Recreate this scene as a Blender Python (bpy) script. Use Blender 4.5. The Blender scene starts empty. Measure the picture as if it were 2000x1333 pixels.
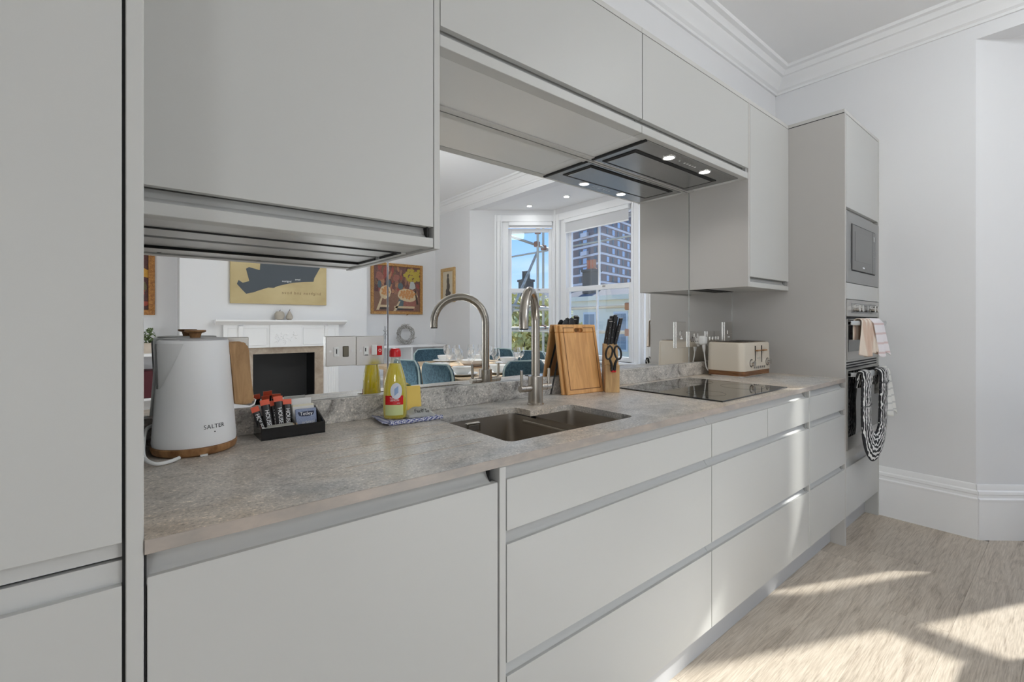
import bpy, bmesh, math, random
from mathutils import Vector, Matrix
S = bpy.context.scene
COL = S.collection
PI = math.pi
random.seed(7)

# ---------------------------------------------------------------- camera
cam = bpy.data.cameras.new('camera')
cam.sensor_width = 36.0
cam.lens = 906.55 * 36 / 2000
cam.shift_y = -34.4 / 2000
cam.clip_start = 0.02; cam.clip_end = 600
camo = bpy.data.objects.new('camera', cam); COL.objects.link(camo)
camo.location = (-0.0098, -1.3897, 1.1813)
camo.rotation_euler = (PI/2, 0, -math.radians(39.129))
S.camera = camo

# ---------------------------------------------------------------- view, world, sun
S.view_settings.view_transform = 'Standard'
S.view_settings.look = 'None'
S.view_settings.exposure = 0.0
S.view_settings.gamma = 1.0
S.view_settings.use_curve_mapping = False
S.cycles.use_denoising = True
S.cycles.max_bounces = 12
S.cycles.diffuse_bounces = 6
S.cycles.glossy_bounces = 6
S.cycles.transmission_bounces = 8
S.cycles.transparent_max_bounces = 24
S.cycles.caustics_reflective = True
S.cycles.sample_clamp_indirect = 6.0
S.cycles.blur_glossy = 0.6
S.cycles.caustics_refractive = False

def lin(r, g, b):
    f = lambda v: (v/255/12.92) if v/255 <= 0.04045 else ((v/255+0.055)/1.055)**2.4
    return (f(r), f(g), f(b), 1.0)

SUN_DIR = Vector((0.906, -0.42, 0.66)).normalized()
SUN_STRENGTH = 8.2
SKY_STRENGTH = 1.55
LAMP_POWER = 0.6      # the two bay downlights, watts
FILL_PENDANT, FILL_FLOORLAMP, FILL_LOWLAMP, FILL_DRUM = 29.5, 25.0, 13.0, 25.0   # added unseen fill lamps, radiance of their opal shades
W = bpy.data.worlds.new('sky'); S.world = W; W.use_nodes = True
nt = W.node_tree; nt.nodes.clear()
wo = nt.nodes.new('ShaderNodeOutputWorld'); bg = nt.nodes.new('ShaderNodeBackground')
tc = nt.nodes.new('ShaderNodeTexCoord'); sx = nt.nodes.new('ShaderNodeSeparateXYZ')
rp = nt.nodes.new('ShaderNodeValToRGB')
nt.links.new(tc.outputs['Generated'], sx.inputs[0]); nt.links.new(sx.outputs['Z'], rp.inputs[0])
e = rp.color_ramp.elements
e[0].position = 0.0; e[0].color = lin(205, 222, 245)
e[1].position = 0.6; e[1].color = lin(96, 150, 232)
k = e.new(0.06); k.color = lin(176, 208, 250)
k = e.new(0.2); k.color = lin(136, 186, 250)
nz = nt.nodes.new('ShaderNodeTexNoise'); nz.inputs['Scale'].default_value = 5; nz.inputs['Detail'].default_value = 7
mp = nt.nodes.new('ShaderNodeMapping'); mp.inputs['Scale'].default_value = (1, 1, 4)
nt.links.new(tc.outputs['Generated'], mp.inputs[0]); nt.links.new(mp.outputs[0], nz.inputs[0])
cr = nt.nodes.new('ShaderNodeValToRGB'); cr.color_ramp.elements[0].position = 0.5; cr.color_ramp.elements[1].position = 0.68
lowm = nt.nodes.new('ShaderNodeMapRange'); lowm.inputs[1].default_value = 0.16; lowm.inputs[2].default_value = 0.02
nt.links.new(sx.outputs['Z'], lowm.inputs[0])
mul = nt.nodes.new('ShaderNodeMath'); mul.operation = 'MULTIPLY'
nt.links.new(nz.outputs[0], cr.inputs[0]); nt.links.new(cr.outputs[0], mul.inputs[0]); nt.links.new(lowm.outputs[0], mul.inputs[1])
mx = nt.nodes.new('ShaderNodeMix'); mx.data_type = 'RGBA'
nt.links.new(mul.outputs[0], mx.inputs['Factor']); nt.links.new(rp.outputs[0], mx.inputs['A']); mx.inputs['B'].default_value = (0.9, 0.92, 0.97, 1)
nt.links.new(mx.outputs['Result'], bg.inputs[0]); bg.inputs[1].default_value = SKY_STRENGTH
nt.links.new(bg.outputs[0], wo.inputs[0])

sun = bpy.data.lights.new('sun', 'SUN'); sun.energy = SUN_STRENGTH; sun.angle = math.radians(0.9); sun.color = (1.0, 0.965, 0.92)
suno = bpy.data.objects.new('sun', sun); COL.objects.link(suno)
suno.rotation_euler = SUN_DIR.to_track_quat('Z', 'Y').to_euler()

# ---------------------------------------------------------------- materials
MATS = {}
def mat(name, col, rough=0.5, metal=0.0, spec=0.5, coat=0.0, emit=None, estr=0.0):
    if name in MATS: return MATS[name]
    m = bpy.data.materials.new(name); m.use_nodes = True
    b = m.node_tree.nodes['Principled BSDF']
    b.inputs['Base Color'].default_value = col if len(col) == 4 else (*col, 1)
    b.inputs['Roughness'].default_value = rough
    b.inputs['Metallic'].default_value = metal
    b.inputs['Specular IOR Level'].default_value = spec
    b.inputs['Coat Weight'].default_value = coat
    if emit:
        b.inputs['Emission Color'].default_value = emit; b.inputs['Emission Strength'].default_value = estr
    MATS[name] = m; return m
def nodes(m): return m.node_tree.nodes, m.node_tree.links, m.node_tree.nodes['Principled BSDF']
def noise(m, scale, detail=4, vec=None, rough=0.55, dist=0.0):
    N, L, b = nodes(m)
    n = N.new('ShaderNodeTexNoise'); n.inputs['Scale'].default_value = scale; n.inputs['Detail'].default_value = detail
    n.inputs['Roughness'].default_value = rough; n.inputs['Distortion'].default_value = dist
    if vec: L.new(vec, n.inputs['Vector'])
    return n.outputs[0]
def objvec(m, scale=(1, 1, 1), rot=(0, 0, 0)):
    N, L, b = nodes(m)
    t = N.new('ShaderNodeTexCoord'); p = N.new('ShaderNodeMapping')
    p.inputs['Scale'].default_value = scale; p.inputs['Rotation'].default_value = rot
    L.new(t.outputs['Object'], p.inputs[0]); return p.outputs[0]
def ramp(m, fac, stops):
    N, L, b = nodes(m)
    r = N.new('ShaderNodeValToRGB'); el = r.color_ramp.elements
    el[0].position, el[0].color = stops[0]; el[1].position, el[1].color = stops[-1]
    for p, c in stops[1:-1]:
        q = el.new(p); q.color = c
    L.new(fac, r.inputs[0]); return r.outputs[0]
def mixc(m, fac, a, b_, mode='MIX'):
    N, L, b = nodes(m)
    x = N.new('ShaderNodeMix'); x.data_type = 'RGBA'; x.blend_type = mode
    for s, v in (('Factor', fac), ('A', a), ('B', b_)):
        if hasattr(v, 'is_linked') or hasattr(v, 'links'): L.new(v, x.inputs[s])
        else: x.inputs[s].default_value = v
    return x.outputs['Result']
def base(m, out): nodes(m)[1].new(out, nodes(m)[2].inputs['Base Color'])
def bump(m, out, strength=0.2, dist=0.002):
    N, L, b = nodes(m)
    x = N.new('ShaderNodeBump'); x.inputs['Strength'].default_value = strength; x.inputs['Distance'].default_value = dist
    L.new(out, x.inputs['Height']); L.new(x.outputs[0], b.inputs['Normal'])
def mrough(m, out, a, c):
    N, L, b = nodes(m)
    x = N.new('ShaderNodeMapRange'); x.inputs[3].default_value = a; x.inputs[4].default_value = c
    L.new(out, x.inputs[0]); L.new(x.outputs[0], b.inputs['Roughness'])
def glass(name, tint=(1, 1, 1), gloss=0.06, alpha=1.0, rough=0.0, body=None, bodyfac=0.0):
    """thin clear pane: transparent plus a little mirror, optionally a diffuse body"""
    m = bpy.data.materials.new(name); m.use_nodes = True; N = m.node_tree.nodes; L = m.node_tree.links; N.clear()
    o = N.new('ShaderNodeOutputMaterial'); t = N.new('ShaderNodeBsdfTransparent'); t.inputs[0].default_value = (*tint, 1)
    g = N.new('ShaderNodeBsdfGlossy'); g.inputs['Roughness'].default_value = rough; g.inputs[0].default_value = (1, 1, 1, 1)
    f = N.new('ShaderNodeLayerWeight'); f.inputs[0].default_value = 0.35
    mr = N.new('ShaderNodeMapRange'); mr.inputs[3].default_value = gloss; mr.inputs[4].default_value = min(1, gloss*9)
    L.new(f.outputs['Facing'], mr.inputs[0])
    x = N.new('ShaderNodeMixShader'); L.new(mr.outputs[0], x.inputs[0]); L.new(t.outputs[0], x.inputs[1]); L.new(g.outputs[0], x.inputs[2])
    out = x.outputs[0]
    if body:
        d = N.new('ShaderNodeBsdfDiffuse'); d.inputs[0].default_value = body
        tr = N.new('ShaderNodeBsdfTranslucent'); tr.inputs[0].default_value = body
        ad = N.new('ShaderNodeMixShader'); ad.inputs[0].default_value = 0.35
        L.new(d.outputs[0], ad.inputs[1]); L.new(tr.outputs[0], ad.inputs[2])
        y = N.new('ShaderNodeMixShader'); y.inputs[0].default_value = bodyfac
        L.new(out, y.inputs[1]); L.new(ad.outputs[0], y.inputs[2]); out = y.outputs[0]
    L.new(out, o.inputs[0]); MATS[name] = m; return m

WALL = mat('wall_paint', (0.775, 0.775, 0.785), 0.7)
bump(WALL, noise(WALL, 180, 2), 0.04, 0.001)
CEIL = mat('ceiling_paint', (0.83, 0.83, 0.835), 0.8)
TRIM = mat('trim_gloss', (0.90, 0.90, 0.905), 0.35)
CAB = mat('cabinet_matt', (0.505, 0.503, 0.487), 0.42, spec=0.35)
CABIN = mat('cabinet_edge', (0.54, 0.53, 0.51), 0.45, spec=0.35)
DARK = mat('dark_gap', (0.012, 0.012, 0.012), 0.7)
MIRROR = mat('mirror_silver', (0.90, 0.905, 0.90), 0.0, 1.0)
MIRED = mat('mirror_edge', (0.75, 0.78, 0.77), 0.15, 0.5)
STEEL = mat('brushed_steel', (0.52, 0.51, 0.49), 0.3, 1.0)
mrough(STEEL, noise(STEEL, 40, 3, objvec(STEEL, (1, 60, 60))), 0.24, 0.38)
NICKEL = mat('brushed_nickel', (0.50, 0.46, 0.41), 0.26, 1.0)
CHROME = mat('polished_chrome', (0.78, 0.77, 0.75), 0.08, 1.0)
SINK = mat('sink_steel', (0.50, 0.46, 0.41), 0.36, 1.0)
GLOSSBLK = mat('black_glass', (0.012, 0.012, 0.013), 0.04, 0, 0.6, 0.3)
BLACKP = mat('black_plastic', (0.015, 0.015, 0.016), 0.35)
BLKGLOSS = mat('black_gloss_tray', (0.010, 0.010, 0.011), 0.12)
WHITEP = mat('white_plastic', (0.80, 0.80, 0.79), 0.35)
WHITEG = mat('kettle_white', (0.88, 0.88, 0.885), 0.38)
CERAM = mat('white_ceramic', (0.85, 0.85, 0.84), 0.15)
RED = mat('red_plastic', lin(205, 25, 30), 0.3)
INK = mat('print_ink', (0.02, 0.02, 0.022), 0.6)
WHITEINK = mat('print_white', (0.85, 0.85, 0.85), 0.6)
LAMP = mat('lamp_lens', (1, 1, 1), 0.4, emit=(1, 0.98, 0.95, 1), estr=12)

# worktop: mottled grey brown stone laminate
def stone(name, dark, contrast, rough, sc):
    m = mat(name, (0.3, 0.28, 0.26), rough); v = objvec(m)
    big = noise(m, 2.0, 3, v, 0.5, 0.8)
    cloud = noise(m, 7*sc, 9, objvec(m, (0.85, 1.1, 1.1)), 0.7, 1.2)
    vein = noise(m, 26*sc, 9, objvec(m, (0.85, 1.1, 1.1)), 0.78, 1.4)
    fine = noise(m, 190, 3, v, 0.65)
    hue = ramp(m, big, [(0.38, lin(180, 179, 177)), (0.48, lin(192, 182, 170)), (0.62, lin(206, 187, 164))])
    c1 = ramp(m, cloud, [(0.34, lin(84+dark, 80+dark, 77+dark)), (0.46, lin(172, 168, 163)), (0.56, lin(198, 194, 188)), (0.70, lin(220, 215, 208))])
    c = mixc(m, contrast, hue, c1)
    k_ = ramp(m, vein, [(0.36, (0.40, 0.39, 0.38, 1)), (0.45, (0.92, 0.92, 0.92, 1)), (0.58, (1.02, 1.02, 1.02, 1)), (0.68, (1.32, 1.30, 1.28, 1))])
    c = mixc(m, 0.35+contrast*0.7, c, k_, 'MULTIPLY')
    f = ramp(m, fine, [(0.34, (0.50, 0.49, 0.48, 1)), (0.45, (1, 1, 1, 1)), (0.57, (1, 1, 1, 1)), (0.66, (1.7, 1.67, 1.62, 1))])
    base(m, mixc(m, 0.8, c, f, 'MULTIPLY')); mrough(m, cloud, rough-.06, rough+.08); return m
STONE = stone('worktop_stone', 26, 0.42, 0.36, 1.0)
STONE2 = stone('upstand_stone', -22, 0.85, 0.42, 1.5)
STONE_EDGE = mat('worktop_edge', lin(160, 152, 144), 0.4)
base(STONE_EDGE, ramp(STONE_EDGE, noise(STONE_EDGE, 14, 5, objvec(STONE_EDGE, (1, 1, 2))), [(0.35, lin(150, 143, 137)), (0.65, lin(172, 160, 150))]))

# floor: grey washed oak planks
OAK = mat('grey_oak', (0.42, 0.37, 0.31), 0.42)
N, L, b = nodes(OAK)
oi = N.new('ShaderNodeObjectInfo')
tcn = N.new('ShaderNodeTexCoord'); ad = N.new('ShaderNodeVectorMath'); ad.operation = 'ADD'
sc = N.new('ShaderNodeVectorMath'); sc.operation = 'SCALE'; sc.inputs['Scale'].default_value = 37.0
cmb = N.new('ShaderNodeCombineXYZ'); L.new(oi.outputs['Random'], cmb.inputs[0]); L.new(oi.outputs['Random'], cmb.inputs[1])
L.new(cmb.outputs[0], sc.inputs[0]); L.new(tcn.outputs['Object'], ad.inputs[0]); L.new(sc.outputs[0], ad.inputs[1])
mpn = N.new('ShaderNodeMapping'); mpn.inputs['Scale'].default_value = (1.0, 9.0, 1); L.new(ad.outputs[0], mpn.inputs[0])
g1 = noise(OAK, 3.2, 8, mpn.outputs[0], 0.65, 1.6)
mpn2 = N.new('ShaderNodeMapping'); mpn2.inputs['Scale'].default_value = (2.5, 60.0, 1); L.new(ad.outputs[0], mpn2.inputs[0])
g2 = noise(OAK, 4, 4, mpn2.outputs[0], 0.6, 0.4)
c = ramp(OAK, g1, [(0.3, lin(150, 136, 120)), (0.5, lin(200, 187, 170)), (0.72, lin(214, 203, 188))])
c = mixc(OAK, 0.35, c, ramp(OAK, g2, [(0.35, lin(140, 125, 109)), (0.6, lin(220, 209, 195))]))
tone = ramp(OAK, oi.outputs['Random'], [(0, (0.90, 0.89, 0.88, 1)), (1, (1.06, 1.06, 1.06, 1))])
base(OAK, mixc(OAK, 1.0, c, tone, 'MULTIPLY')); bump(OAK, g2, 0.15, 0.001); 

def wood(name, lo, hi, rough=0.45, axis=(1, 9, 9), scale=3.0):
    m = mat(name, hi, rough)
    g = noise(m, scale, 6, objvec(m, axis), 0.6, 1.0)
    base(m, ramp(m, g, [(0.32, lo), (0.66, hi)])); return m
BEECH = wood('beech_board', lin(196, 142, 84), lin(228, 174, 112), 0.42, (9, 9, 1.2), 4)
BAMBOO = wood('bamboo_block', lin(178, 140, 92), lin(212, 174, 122), 0.42, (14, 14, 1.2), 4)
BEECHD = mat('board_groove', lin(120, 78, 44), 0.6)
ACACIA = wood('acacia_wood', lin(118, 78, 44), lin(172, 128, 84), 0.45, (9, 9, 2), 5)
TABLEW = wood('table_oak', lin(170, 146, 116), lin(205, 183, 152), 0.4, (9, 1.5, 9), 4)
GOLDW = wood('gilt_frame', lin(150, 104, 52), lin(196, 150, 88), 0.4, (6, 6, 6), 8)

# ---------------------------------------------------------------- mesh helpers
def B(): return bmesh.new()
def box(bm, x0, x1, y0, y1, z0, z1, bev=0.0, seg=1):
    r = bmesh.ops.create_cube(bm, size=1.0)
    vs = r['verts']
    for q in vs:
        q.co.x = x0 + (q.co.x+0.5)*(x1-x0); q.co.y = y0 + (q.co.y+0.5)*(y1-y0); q.co.z = z0 + (q.co.z+0.5)*(z1-z0)
    if bev > 0:
        es = list({ed for q in vs for ed in q.link_edges})
        bmesh.ops.bevel(bm, geom=es, offset=bev, segments=seg, affect='EDGES', profile=0.5)
    return bm
def ring(c, ax, r, n, ph=0.0, ref=None):
    ax = Vector(ax).normalized()
    u = Vector(ref) if ref else (Vector((0, 0, 1)) if abs(ax.z) < 0.9 else Vector((1, 0, 0)))
    u = (u - ax*u.dot(ax)).normalized(); w = ax.cross(u)
    return [Vector(c) + u*(r*math.cos(ph+2*PI*i/n)) + w*(r*math.sin(ph+2*PI*i/n)) for i in range(n)]
def loft(bm, rings, closed=True, cap=True):
    rv = [[bm.verts.new(p) for p in R] for R in rings]
    for i in range(len(rv)-1):
        a_, b_ = rv[i], rv[i+1]; n = len(a_)
        for j in range(n if closed else n-1):
            try: bm.faces.new((a_[j], a_[(j+1) % n], b_[(j+1) % n], b_[j]))
            except ValueError: pass
    if cap and closed:
        for R in (rv[0], rv[-1]):
            try: bm.faces.new(R)
            except ValueError: pass
    return rv
def cyl(bm, p0, p1, r0, r1=None, n=20, cap=True):
    r1 = r0 if r1 is None else r1; ax = Vector(p1)-Vector(p0)
    loft(bm, [ring(p0, ax, r0, n), ring(p1, ax, r1, n)], cap=cap); return bm
def tube(bm, pts, r, n=10, cap=True):
    P = [Vector(p) for p in pts]; ref = None; R = []
    for i, p in enumerate(P):
        t = (P[min(i+1, len(P)-1)] - P[max(i-1, 0)])
        if t.length < 1e-9: continue
        t.normalize()
        if ref is None:
            ref = Vector((0, 0, 1)) if abs(t.z) < 0.9 else Vector((1, 0, 0))
        ref = (ref - t*ref.dot(t)); ref.normalize()
        rr = r[i] if isinstance(r, (list, tuple)) else r
        R.append(ring(p, t, rr, n, 0, ref))
    loft(bm, R, cap=cap); return bm
def lathe(bm, prof, n=32, c=(0, 0, 0), cap=True):
    c = Vector(c)
    R = [[c + Vector((max(r, 1e-5)*math.cos(2*PI*i/n), max(r, 1e-5)*math.sin(2*PI*i/n), z)) for i in range(n)] for r, z in prof]
    loft(bm, R, cap=cap); return bm
def hoop(bm, prof, n=32, c=(0, 0, 0)):
    return lathe(bm, list(prof)+[prof[0]], n, c, cap=False)
def prism(bm, pts, axis, a0, a1):
    """extrude a 2-D outline along x ('x': pts are (y,z)), y ('y': (x,z)) or z ('z': (x,y))"""
    f = {'x': lambda p, a: (a, p[0], p[1]), 'y': lambda p, a: (p[0], a, p[1]), 'z': lambda p, a: (p[0], p[1], a)}[axis]
    loft(bm, [[Vector(f(p, a0)) for p in pts], [Vector(f(p, a1)) for p in pts]]); return bm
def sphere(bm, c, r, n=16, sz=1.0):
    prof = [(r*math.sin(PI*i/(n//2)), -r*sz*math.cos(PI*i/(n//2))) for i in range(n//2+1)]
    lathe(bm, prof, n, c); return bm
def arc(cx, cy, r, a0, a1, n=8):
    return [(cx+r*math.cos(a0+(a1-a0)*i/n), cy+r*math.sin(a0+(a1-a0)*i/n)) for i in range(n+1)]
def rrect(x0, x1, y0, y1, r, n=5):
    return (arc(x1-r, y1-r, r, 0, PI/2, n) + arc(x0+r, y1-r, r, PI/2, PI, n) + arc(x0+r, y0+r, r, PI, 1.5*PI, n) + arc(x1-r, y0+r, r, 1.5*PI, 2*PI, n))
def grid(bm, f, nu, nv):
    V = [[bm.verts.new(f(i/nu, j/nv)) for j in range(nv+1)] for i in range(nu+1)]
    for i in range(nu):
        for j in range(nv):
            bm.faces.new((V[i][j], V[i+1][j], V[i+1][j+1], V[i][j+1]))
    return bm
def xform(bm, M): bmesh.ops.transform(bm, matrix=M, verts=bm.verts); return bm

def obj(name, bm, m, parent=None, smooth=True, ang=32, kind=None, solid=0.0, wn=True):
    me = bpy.data.meshes.new(name)
    bmesh.ops.recalc_face_normals(bm, faces=bm.faces)
    bm.to_mesh(me); bm.free()
    for mm in (m if isinstance(m, (list, tuple)) else [m]): me.materials.append(mm)
    if smooth:
        for p in me.polygons: p.use_smooth = True
        me.set_sharp_from_angle(angle=math.radians(ang))
    o = bpy.data.objects.new(name, me); COL.objects.link(o)
    if smooth and wn and len(me.polygons) < 400:
        w_ = o.modifiers.new('normals', 'WEIGHTED_NORMAL'); w_.keep_sharp = True
    if solid:
        s = o.modifiers.new('thickness', 'SOLIDIFY'); s.thickness = solid; s.offset = 0
    if parent is not None:
        o.parent = parent
        if parent.type == 'EMPTY': o.matrix_parent_inverse = Matrix.Translation(-parent.location)
    if kind: o['kind'] = kind
    return o
def thing(name, label, cat, loc=(0, 0, 0), group=None):
    o = bpy.data.objects.new(name, None); COL.objects.link(o); o.empty_display_size = 0.05
    o.location = loc; o['label'] = label; o['category'] = cat
    if group: o['group'] = group
    return o
def tag(o, label, cat, group=None):
    o['label'] = label; o['category'] = cat
    if group: o['group'] = group
    return o
def struct_root(name, loc=(0, 0, 0)):
    o = bpy.data.objects.new(name, None); COL.objects.link(o); o.location = loc; o['kind'] = 'structure'; return o
def struct(name, bm, m, **k): return obj(name, bm, m, kind='structure', **k)
def dup(root, M=None, label=None):
    """copy a thing and its parts, sharing mesh data; M moves the copy"""
    r = root.copy(); COL.objects.link(r)
    if M is not None: r.matrix_world = M
    if label: r['label'] = label
    for ch in root.children:
        c_ = ch.copy(); COL.objects.link(c_); c_.parent = r; c_.matrix_parent_inverse = ch.matrix_parent_inverse.copy()
        for g_ in ch.children:
            d = g_.copy(); COL.objects.link(d); d.parent = c_; d.matrix_parent_inverse = g_.matrix_parent_inverse.copy()
    return r
def text(bm, body, size, fn, depth=0.0006, spacing=1.0):
    """lettering as geometry: fn maps flat (x, y, z) of the word to a world point"""
    cu = bpy.data.curves.new('lettering', 'FONT'); cu.body = body; cu.size = size; cu.extrude = depth/2
    cu.align_x = 'CENTER'; cu.align_y = 'CENTER'; cu.space_character = spacing; cu.resolution_u = 3
    o = bpy.data.objects.new('lettering', cu); COL.objects.link(o)
    dg = bpy.context.evaluated_depsgraph_get(); dg.update()
    me = bpy.data.meshes.new_from_object(o.evaluated_get(dg))
    bpy.data.objects.remove(o); bpy.data.curves.remove(cu)
    t = bmesh.new(); t.from_mesh(me); bpy.data.meshes.remove(me)
    for q in t.verts: q.co = Vector(fn(q.co.x, q.co.y, q.co.z))
    vm = {q: bm.verts.new(q.co) for q in t.verts}
    for f_ in t.faces:
        try: bm.faces.new([vm[q] for q in f_.verts])
        except ValueError: pass
    t.free(); return bm
def frame_fn(o, ex, ey, n):
    o, ex, ey, n = map(Vector, (o, ex, ey, n))
    return lambda x, y, z: o + ex*x + ey*y + n*z
# ================================================================ ROOM SHELL
EX = 3.575            # end wall
ZC, ZB = 2.95, 2.742  # ceiling, bay ceiling
XL = -2.4             # left wall
YA = -4.886           # alcove wall
YB = -4.55            # chimney breast face
N0, N1, F1, F0 = Vector((3.575, -1.02)), Vector((4.47, -1.80)), Vector((4.47, -3.19)), Vector((3.575, -3.94))

bm = B(); box(bm, XL-.12, EX+.14, 0.007, 0.13, 0, 3.05); struct('wall_back', bm, WALL)
bm = B()
box(bm, EX, EX+.14, -1.02, 0.007, 0, 3.05); box(bm, EX, EX+.14, -5.0, -3.94, 0, 3.05); box(bm, EX, EX+.14, -3.94, -1.02, ZB, 3.05)
struct('wall_right', bm, WALL)
bm = B(); box(bm, XL-.12, EX+.14, YA-.12, YA, 0, 3.05); struct('wall_front', bm, WALL)
bm = B(); box(bm, XL-.12, XL, -5.0, 0.13, 0, 3.05); struct('wall_left', bm, WALL)
bm = B(); box(bm, XL-.12, EX+.14, -5.0, 0.13, ZC, ZC+.1); struct('ceiling', bm, CEIL)
bay = [tuple(N0), tuple(N1+Vector((.12, .06))), tuple(F1+Vector((.12, -.06))), tuple(F0)]
bayc = [(EX+.14, -1.05), tuple(N1+Vector((.12, .06))), tuple(F1+Vector((.12, -.06))), (EX+.14, -3.91)]
bm = B(); prism(bm, bayc, 'z', ZB, ZB+.12); struct('ceiling_bay', bm, CEIL)
# chimney breast with an open fire recess
bm = B()
box(bm, .355, 1.03, YA, YB, 0, ZC); box(bm, 1.70, 2.36, YA, YB, 0, ZC); box(bm, 1.03, 1.70, YA, YB, .83, ZC)
struct('wall_chimney', bm, WALL)

# floor: a slab and its planks
bm = B(); box(bm, XL-.12, EX+.14, -5.0, .13, -.12, -.016); prism(bm, bay, 'z', -.12, -.016)
floor = struct('floor', bm, mat('subfloor', lin(110, 96, 82), 0.8))
pm = {}
PW = 0.19
y = -0.50; row = 0
while y > YA:
    y0 = max(y-PW, YA)
    x = XL - random.uniform(0, 1.1)
    xe = EX
    if -3.9 < (y+y0)/2 < -1.05:
        yc = (y+y0)/2
        xe = min(4.40, EX + (-(yc+1.02))*1.147 - .02, EX + (yc+3.94)*1.19 - .02)
    while x < xe:
        ln = 1.38
        xa, xb = max(x, XL), min(x+ln, xe)
        if xb-xa > .02:
            key = (round(xb-xa, 3), round(y-y0, 3))
            if key not in pm:
                b_ = B(); box(b_, 0.0002, xb-xa-.0002, .0002, y-y0-.0002, -.016, 0, .0006)
                o = obj('plank', b_, OAK, floor); pm[key] = o.data
            else:
                o = bpy.data.objects.new('plank', pm[key]); COL.objects.link(o); o.parent = floor
            o.location = (xa, y0, 0)
        x += ln
    y -= PW; row += 1

# cornice
CP = [(0, 2.815), (.012, 2.815), (.016, 2.828), (.030, 2.838), (.034, 2.85), (.046, 2.87), (.066, 2.89), (.070, 2.902), (.086, 2.905),
      (.092, 2.918), (.104, 2.93), (.128, 2.934), (.134, 2.95), (0, 2.95)]
def cornice(name, axis, fix, sign, a0, a1):
    b_ = B(); prism(b_, [(fix+sign*d, z) for d, z in CP], axis, a0, a1); struct(name, b_, CEIL)
cornice('trim_1', 'x', 0.007, -1, XL, EX)
cornice('trim_2', 'y', EX, -1, YA, 0.007)
b_ = B(); prism(b_, [(YA+d, z) for d, z in CP], 'x', 2.36, EX); struct('trim_3', b_, CEIL)
b_ = B(); prism(b_, [(YB+d, z) for d, z in CP], 'x', .355, 2.36); struct('trim_4', b_, CEIL)
b_ = B(); prism(b_, [(YA+d, z) for d, z in CP], 'x', XL, .355); struct('trim_5', b_, CEIL)
# baseboards
SK = [(0, 0), (.020, 0), (.020, .205), (.023, .212), (.023, .222), (.014, .228), (.014, .243), (.018, .248), (.016, .262), (.008, .268), (.008, .292), (.004, .30), (0, .30)]
def skirt(name, A, Bp, inward):
    A = Vector(A); Bp = Vector(Bp); n = Vector(inward).normalized()
    b_ = B(); loft(b_, [[Vector((p.x+n.x*d, p.y+n.y*d, z)) for d, z in SK] for p in (A, Bp)]); struct(name, b_, TRIM)
skirt('baseboard_right', (EX, -.02), (EX, -1.028), (-1, 0))
skirt('baseboard_right_far', (EX, -3.932), (EX, YA), (-1, 0))
nN = Vector((-.657, -.754)); nF = Vector((-.642, .766))
skirt('baseboard_bay_near', N0+Vector((-.006, .0)), N1, nN)
skirt('baseboard_bay_far', F0+Vector((-.006, .0)), F1, nF)
skirt('baseboard_bay', N1, F1, (-1, 0))
skirt('baseboard_front', (2.36, YA), (EX, YA), (0, 1))
skirt('baseboard_left', (XL, -.6), (XL, YA), (1, 0))

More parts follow.
